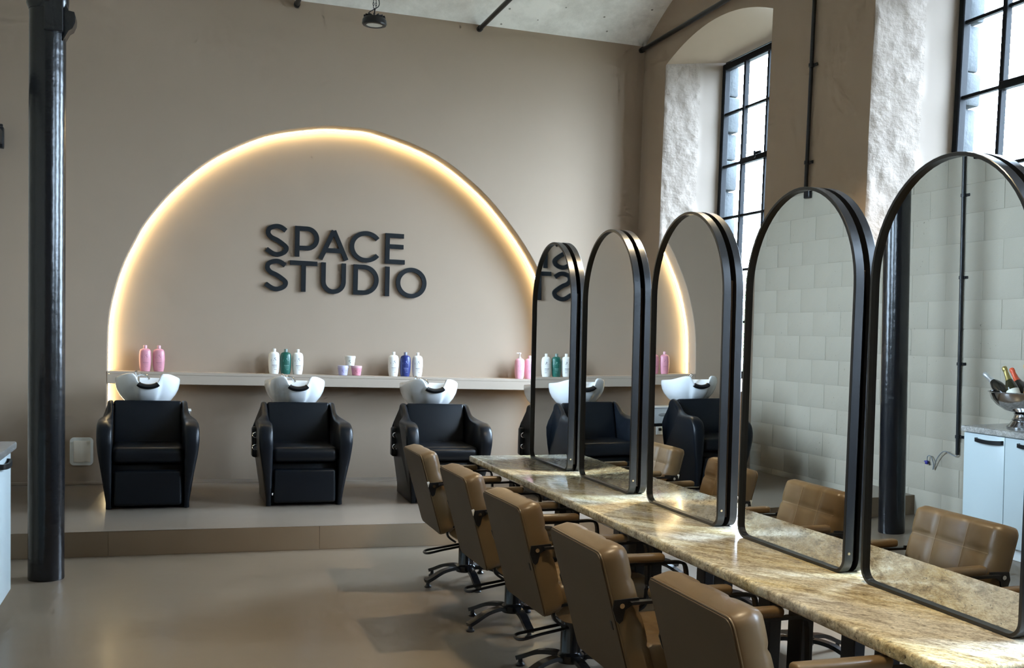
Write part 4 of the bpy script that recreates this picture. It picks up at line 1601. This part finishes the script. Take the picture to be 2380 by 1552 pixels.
def make_chair(label):
    t = thing('salon_chair', label, 'chair')
    # backrest: reclined slab, bottom narrower than the top
    BWD, BHT, BTH = 0.53, 0.50, 0.095
    tilt = math.radians(16)
    Mb = Matrix.Translation((-0.245, 0, 0.600)) @ Matrix.Rotation(-tilt, 4, 'Y') @ Matrix(((0, 0, 1, 0), (1, 0, 0, 0), (0, 1, 0, 0), (0, 0, 0, 1)))
    bm = cushion_mesh(BWD, BHT, BTH, 3, 4, True)
    bmesh.ops.transform(bm, matrix=Mb, verts=bm.verts)
    bk = obj('backrest', bm, M_leather, t, angle=60)
    # darker flat rear cover
    bm = B()
    pl_ = []
    a, b = BWD / 2 - 0.006, BHT / 2 - 0.006
    for cx, cy, a0 in ((a - .03, b - .03, 0), (-a + .03, b - .03, 90), (-a + .03, -b + .03, 180), (a - .03, -b + .03, 270)):
        pl_ += [(cx + .03 * math.cos(math.radians(a0 + 18 * i)), cy + .03 * math.sin(math.radians(a0 + 18 * i))) for i in range(6)]
    prism(bm, pl_, lambda p: Mb @ Vector((p[0], p[1], -BTH / 2 + 0.004)), lambda p: Mb @ Vector((p[0], p[1], -BTH / 2 - 0.004)))
    obj('rear_cover', bm, M_leather_d, bk)['label'] = 'flat brown rear panel of the backrest'
    bm = B()
    tube(bm, [Mb @ Vector((p[0] * 1.008, p[1] * 1.008, -BTH / 2 + 0.004)) for p in pl_], 0.0032, 6, closed=True)
    obj('piping', bm, M_leather, bk)
    bm = B()
    for x in (-BWD / 6, BWD / 6):
        bar(bm, [Mb @ Vector((x, -BHT / 2 + 0.03 + (BHT - 0.06) * i / 12, BTH / 2 + 0.0012)) for i in range(13)], 0.003, 0.0016, (1, 0, 0.3))
    for yy_ in (-BHT / 4, 0.0, BHT / 4):
        bar(bm, [Mb @ Vector((-BWD / 2 + 0.03 + (BWD - 0.06) * i / 12, yy_, BTH / 2 + 0.0012)) for i in range(13)], 0.003, 0.0016, (1, 0, 0.3))
    obj('seam_stitching', bm, M_stitch, bk)
    # seat
    Ms = Matrix.Translation((0.065, 0, 0.435)) @ Matrix(((0, 1, 0, 0), (1, 0, 0, 0), (0, 0, 1, 0), (0, 0, 0, 1)))
    bm = cushion_mesh(0.47, 0.47, 0.09, 3, 3, True, rnd_=0.02)
    bmesh.ops.transform(bm, matrix=Ms, verts=bm.verts)
    st = obj('seat', bm, M_leather, t, angle=60)
    bm = B()
    sp = [(-0.17, 0.405), (-0.175, 0.375), (-0.15, 0.335), (-0.10, 0.312), (0.0, 0.305), (0.22, 0.312), (0.29, 0.33), (0.30, 0.36), (0.30, 0.405)]
    sp = [(p.x, p.y) for p in catmull([(a_, b_, 0) for a_, b_ in sp], 3)]
    prism(bm, sp, lambda p: (p[0], -0.235, p[1]), lambda p: (p[0], 0.235, p[1]))
    obj('seat_box', bm, M_leather, t, angle=40)
    for s in (-1, 1):
        bm = B()
        pts = catmull([(0.27, s * 0.243, 0.397), (0.0, s * 0.243, 0.398), (-0.14, s * 0.243, 0.397), (-0.182, s * 0.243, 0.375), (-0.175, s * 0.243, 0.335), (-0.13, s * 0.243, 0.302)], 4)
        bar(bm, pts, 0.012, 0.020, (0, 1, 0))
        obj('seat_frame', bm, M_black, t)
        # arm: bracket on the backrest, flat bar, front drop, pad
        bm = B()
        yy = s * 0.280
        pts = catmull([(-0.250, yy, 0.655), (-0.10, yy, 0.659), (0.12, yy, 0.662), (0.200, yy, 0.662), (0.228, yy, 0.642), (0.236, yy, 0.56), (0.238, yy, 0.45), (0.228, yy, 0.385), (0.18, yy, 0.358)], 4)
        bar(bm, pts, 0.028, 0.010, (0.0, 0, 1) if False else (0.02, 0, 1))
        arm = obj('arm_bar', bm, M_black, t)
        bm = B()
        bp = [(-0.288, 0.616), (-0.20, 0.622), (-0.195, 0.606), (-0.225, 0.596), (-0.248, 0.582), (-0.256, 0.545), (-0.268, 0.535), (-0.280, 0.545), (-0.294, 0.585)]
        prism(bm, bp, lambda p: (p[0] - 0.015, s * 0.266, p[1] + 0.048), lambda p: (p[0] - 0.015, s * 0.273, p[1] + 0.048))
        obj('arm_bracket', bm, M_black, t)
        bm = B()
        cyl(bm, (-0.277, s * 0.272, 0.645), (-0.277, s * 0.279, 0.645), 0.009, seg=12)
        obj('bolt', bm, M_chrome, t)
        bm = B()
        box(bm, (-0.025, yy, 0.684), (0.310, 0.050, 0.034), 0.013, 3)
        obj('arm_pad', bm, M_leather, arm)['label'] = 'tan padded armrest'
    # hydraulic column and star base
    bm = B()
    lathe(bm, [(0, 0.07), (0.060, 0.07), (0.062, 0.085), (0.062, 0.105), (0.050, 0.115), (0.047, 0.12), (0.047, 0.30), (0.030, 0.302), (0.030, 0.316), (0, 0.316)], 28)
    obj('pump_column', bm, M_blackgloss, t)
    bm = B()
    box(bm, (0.02, 0, 0.300), (0.20, 0.16, 0.02), 0.004, 1)
    obj('seat_plate', bm, M_black, t)
    for k in range(5):
        a = math.radians(55 + 72 * k)
        d = Vector((math.cos(a), math.sin(a), 0))
        bm = B()
        pts = catmull([d * 0.03 + Vector((0, 0, 0.088)), d * 0.09 + Vector((0, 0, 0.096)), d * 0.17 + Vector((0, 0, 0.084)), d * 0.245 + Vector((0, 0, 0.052)), d * 0.285 + Vector((0, 0, 0.036))], 4)
        bar(bm, pts, 0.042, 0.020, (0, 0, 1))
        lg = obj('base_leg', bm, M_blackgloss, t, angle=30)
        bm = B()
        lathe(bm, [(0, 0.0), (0.021, 0.0), (0.023, 0.006), (0.012, 0.016), (0.010, 0.034), (0, 0.034)], 16, d * 0.272)
        obj('foot_glide', bm, M_black, lg)
    # pump pedal loop
    bm = B()
    tube(bm, catmull([(-0.03, 0.035, 0.235), (-0.16, 0.038, 0.215), (-0.245, 0.045, 0.200), (-0.265, 0.0, 0.196), (-0.245, -0.045, 0.200), (-0.16, -0.038, 0.215), (-0.03, -0.035, 0.235)], 5), 0.0075, 8)
    obj('pump_pedal', bm, M_black, t)
    return t


CY = [6.52, 5.50, 4.58, 3.61, 2.735]
CX = [1.705, 1.705, 1.70, 1.695, 1.715]
CR = [0.0, 0.01, 0.03, 0.0, 0.01]
lc = ['tan leather salon chair at the far end of the row, nearest the platform', 'tan leather salon chair with white tag, second from the platform', 'tan leather salon chair in the middle of the near side row',
      'tan leather salon chair reflected in the nearest mirror', 'tan leather salon chair closest to the camera']
lr = ['tan salon chair on the window side, opposite the chair nearest the platform', 'tan salon chair on the window side, second from the platform', 'tan salon chair on the window side, in the middle of its row',
      'tan salon chair on the window side, second from the near end of the table', 'tan salon chair on the window side at the near end of the table']
c0 = make_chair(lc[0])
chairs = []
for k in range(5):
    loc, rot = (CX[k], CY[k], 0), (0, 0, CR[k])
    if k == 0:
        c0.location, c0.rotation_euler = loc, rot
        c0['group'] = 'chairs on the near side of the table'
        chairs.append(c0)
    else:
        chairs.append(dup(c0, loc, rot, lc[k], 'chairs on the near side of the table'))
XC = 2.2345
for k in range(5):
    dup(c0, (2.925 + 0.03 * (k % 2), MY[k] + 0.08, 0), (0, 0, PI + 0.05 * math.sin(2.3 * k)), lr[k], 'chairs on the window side of the table')
M_tagb = mat('black_tag', (0.02, 0.02, 0.022, 1), 0.6)
Mbk = Matrix.Translation((-0.245, 0, 0.600)) @ Matrix.Rotation(-math.radians(16), 4, 'Y')
bm = B()
box(bm, (0, 0, 0), (0.014, 0.0025, 0.032), 0.0006, 1)
me_t1 = mesh_from_bm('white_tag', bm)
bm = B()
box(bm, (0, 0, 0), (0.003, 0.016, 0.032), 0.0006, 1)
me_t2 = mesh_from_bm('black_tag', bm)
for k, c in enumerate(chairs):
    bk = [ch for ch in c.children if ch.name.startswith('backrest')][0]
    if k < 2:
        p_ = Mbk @ Vector((-0.045, -0.2665, 0.07))
        obj('care_tag', me_t1, M_tagw, bk, p_, (0, -math.radians(16), 0))
    else:
        p_ = Mbk @ Vector((-0.0525, -0.222, -0.02))
        obj('care_tag', me_t2, M_tagb, bk, p_, (0, -math.radians(16), 0))


# ------------------------------------------------------------------ pendant lamps
def make_lamp(label):
    t = thing('pendant_lamp', label, 'lamp', group='black industrial pendant lamps')
    bm = B()
    lathe(bm, [(0.062, 0.006), (0.066, 0.0), (0.090, 0.002), (0.097, 0.012), (0.094, 0.042), (0.080, 0.060), (0.03, 0.066), (0, 0.066)], 40)
    obj('housing', bm, M_black, t)
    for k in range(14):
        a = 2 * PI * k / 14
        bm = B()
        box(bm, (0.060, 0, 0.068), (0.05, 0.010, 0.016), 0.002, 1, Matrix.Rotation(a, 4, 'Z'))
        obj('cooling_fin', bm, M_black, t)
    bm = B()
    lathe(bm, [(0.0, 0.004), (0.063, 0.004), (0.063, 0.008), (0, 0.008)], 36)
    obj('lens', bm, mat('frosted_lens', (0.60, 0.60, 0.57, 1), 0.35), t)
    bm = B()
    lathe(bm, [(0, 0.06), (0.010, 0.06), (0.006, 0.09), (0.005, 0.118), (0.008, 0.122), (0.008, 0.134), (0, 0.136)], 16)
    obj('stem', bm, M_black, t)
    for s in (-1, 1):
        for k in range(3):
            bm = B()
            zc = 0.146 + 0.020 * k
            pts = [(s * 0.010 + 0.0055 * math.cos(a) * (1 if k % 2 else 0.3), 0.0055 * math.cos(a) * (0.3 if k % 2 else 1), zc + 0.013 * math.sin(a)) for a in [2 * PI * i / 14 for i in range(14)]]
            tube(bm, pts, 0.0022, 6, closed=True)
            obj('chain_link', bm, M_black, t)
    bm = B()
    t2 = bmesh.new()
    bmesh.ops.create_uvsphere(t2, u_segments=14, v_segments=8, radius=0.015)
    merge(bm, t2, Matrix.Translation((0, 0, 0.212)))
    cyl(bm, (0, 0, 0.22), (0, 0, 0.80), 0.004, seg=8)
    obj('hanger', bm, M_black, t)
    bm = B()
    tube(bm, catmull([(-0.055, 0, 0.062), (-0.045, 0, 0.095), (-0.01, -0.004, 0.122), (0.028, -0.006, 0.15), (0.034, 0, 0.19), (0.014, 0, 0.245), (0.004, 0, 0.30), (0.004, 0, 0.8)], 5), 0.0035, 8)
    obj('power_cable', bm, M_black, t)
    for s in (-1, 1):
        bm = B()
        cyl(bm, (s * 0.078, 0.03, 0.225 - 0.008 * s), (s * 0.078, 0.03, 0.78), 0.0035, seg=8)
        obj('suspension_rod', bm, M_black, t)
    return t


LZ = 3.965
lam0 = make_lamp('small black pendant lamp hanging below the vaulted ceiling by the end wall')
lam0.location = (1.436, 8.80, LZ - 0.012)


def lamp_light(o, power, spread=1.75):
    ld = bpy.data.lights.new('lamp_light', 'SPOT')
    ld.energy = power
    ld.color = LAMP_COL
    ld.spot_size = spread
    ld.spot_blend = 0.5
    ld.shadow_soft_size = 0.06
    lo = bpy.data.objects.new('lamp_light', ld)
    COL.objects.link(lo)
    lo.parent = o
    lo.location = (0, 0, -0.012)


for k, (x, y) in enumerate(((2.97, 5.65), (1.55, 2.75), (1.55, -0.15))):
    l2 = dup(lam0, (x, y, 3.95), (0, 0, 0.4), ['black pendant lamp hanging above the middle of the styling table', 'black pendant lamp hanging above the near end of the styling table', 'black pendant lamp hanging above the camera'][k], 'black industrial pendant lamps')
    lamp_light(l2, LAMP_POWER * (1.5, 1.0, 0.6)[k])
    for ch in l2.children:
        if ch.name.startswith('lens'):
            ch.data = ch.data.copy()
            ch.data.materials[0] = mat('lit_lens', LAMP_COL + (1,), 0.4, emis=LAMP_COL + (1,), emis_s=12.0)

# ------------------------------------------------------------------ outside: ground and a tree seen through the low panes
bm = B()
quad(bm, (XO, -20, -1.0), (40, -20, -1.0), (40, 40, -1.0), (XO, 40, -1.0))
struct(obj('ground', bm, mat('outside_ground', (0.115, 0.112, 0.09, 1), 0.9, var=0.25, var_scale=1.5), smooth=False))
t = thing('tree', 'pale green tree outside the far window', 'tree', (11.0, 21.0, -1.0))
bm = B()
tube(bm, catmull([(0, 0, 0), (0.05, 0.02, 1.2), (-0.03, 0.05, 2.4)], 4), [0.16, 0.15, 0.14, 0.13, 0.12, 0.11, 0.10, 0.09, 0.08], 10)
obj('trunk', bm, mat('tree_bark', (0.10, 0.075, 0.05, 1), 0.9, bump=0.5, bump_scale=20), t)
bm = B()
rt = random.Random(11)
for i in range(1400):
    a, b, c = rt.gauss(0, 0.62), rt.gauss(0, 0.62), rt.gauss(0, 0.62)
    p = Vector((a, b, 3.0 + c * 0.8))
    d = Vector((rt.uniform(-1, 1), rt.uniform(-1, 1), rt.uniform(-1, 1))).normalized()
    e = d.orthogonal().normalized()
    f = d.cross(e)
    s = rt.uniform(0.06, 0.11)
    bm.faces.new([bm.verts.new(p + d * s), bm.verts.new(p + e * s * 0.5 + f * 0.01), bm.verts.new(p - d * s), bm.verts.new(p - e * s * 0.5 + f * 0.01)])
fo = obj('foliage', bm, mat('leaf_green', (0.10, 0.20, 0.06, 1), 0.6, var=0.3), t, smooth=False)
fo['kind'] = 'stuff'
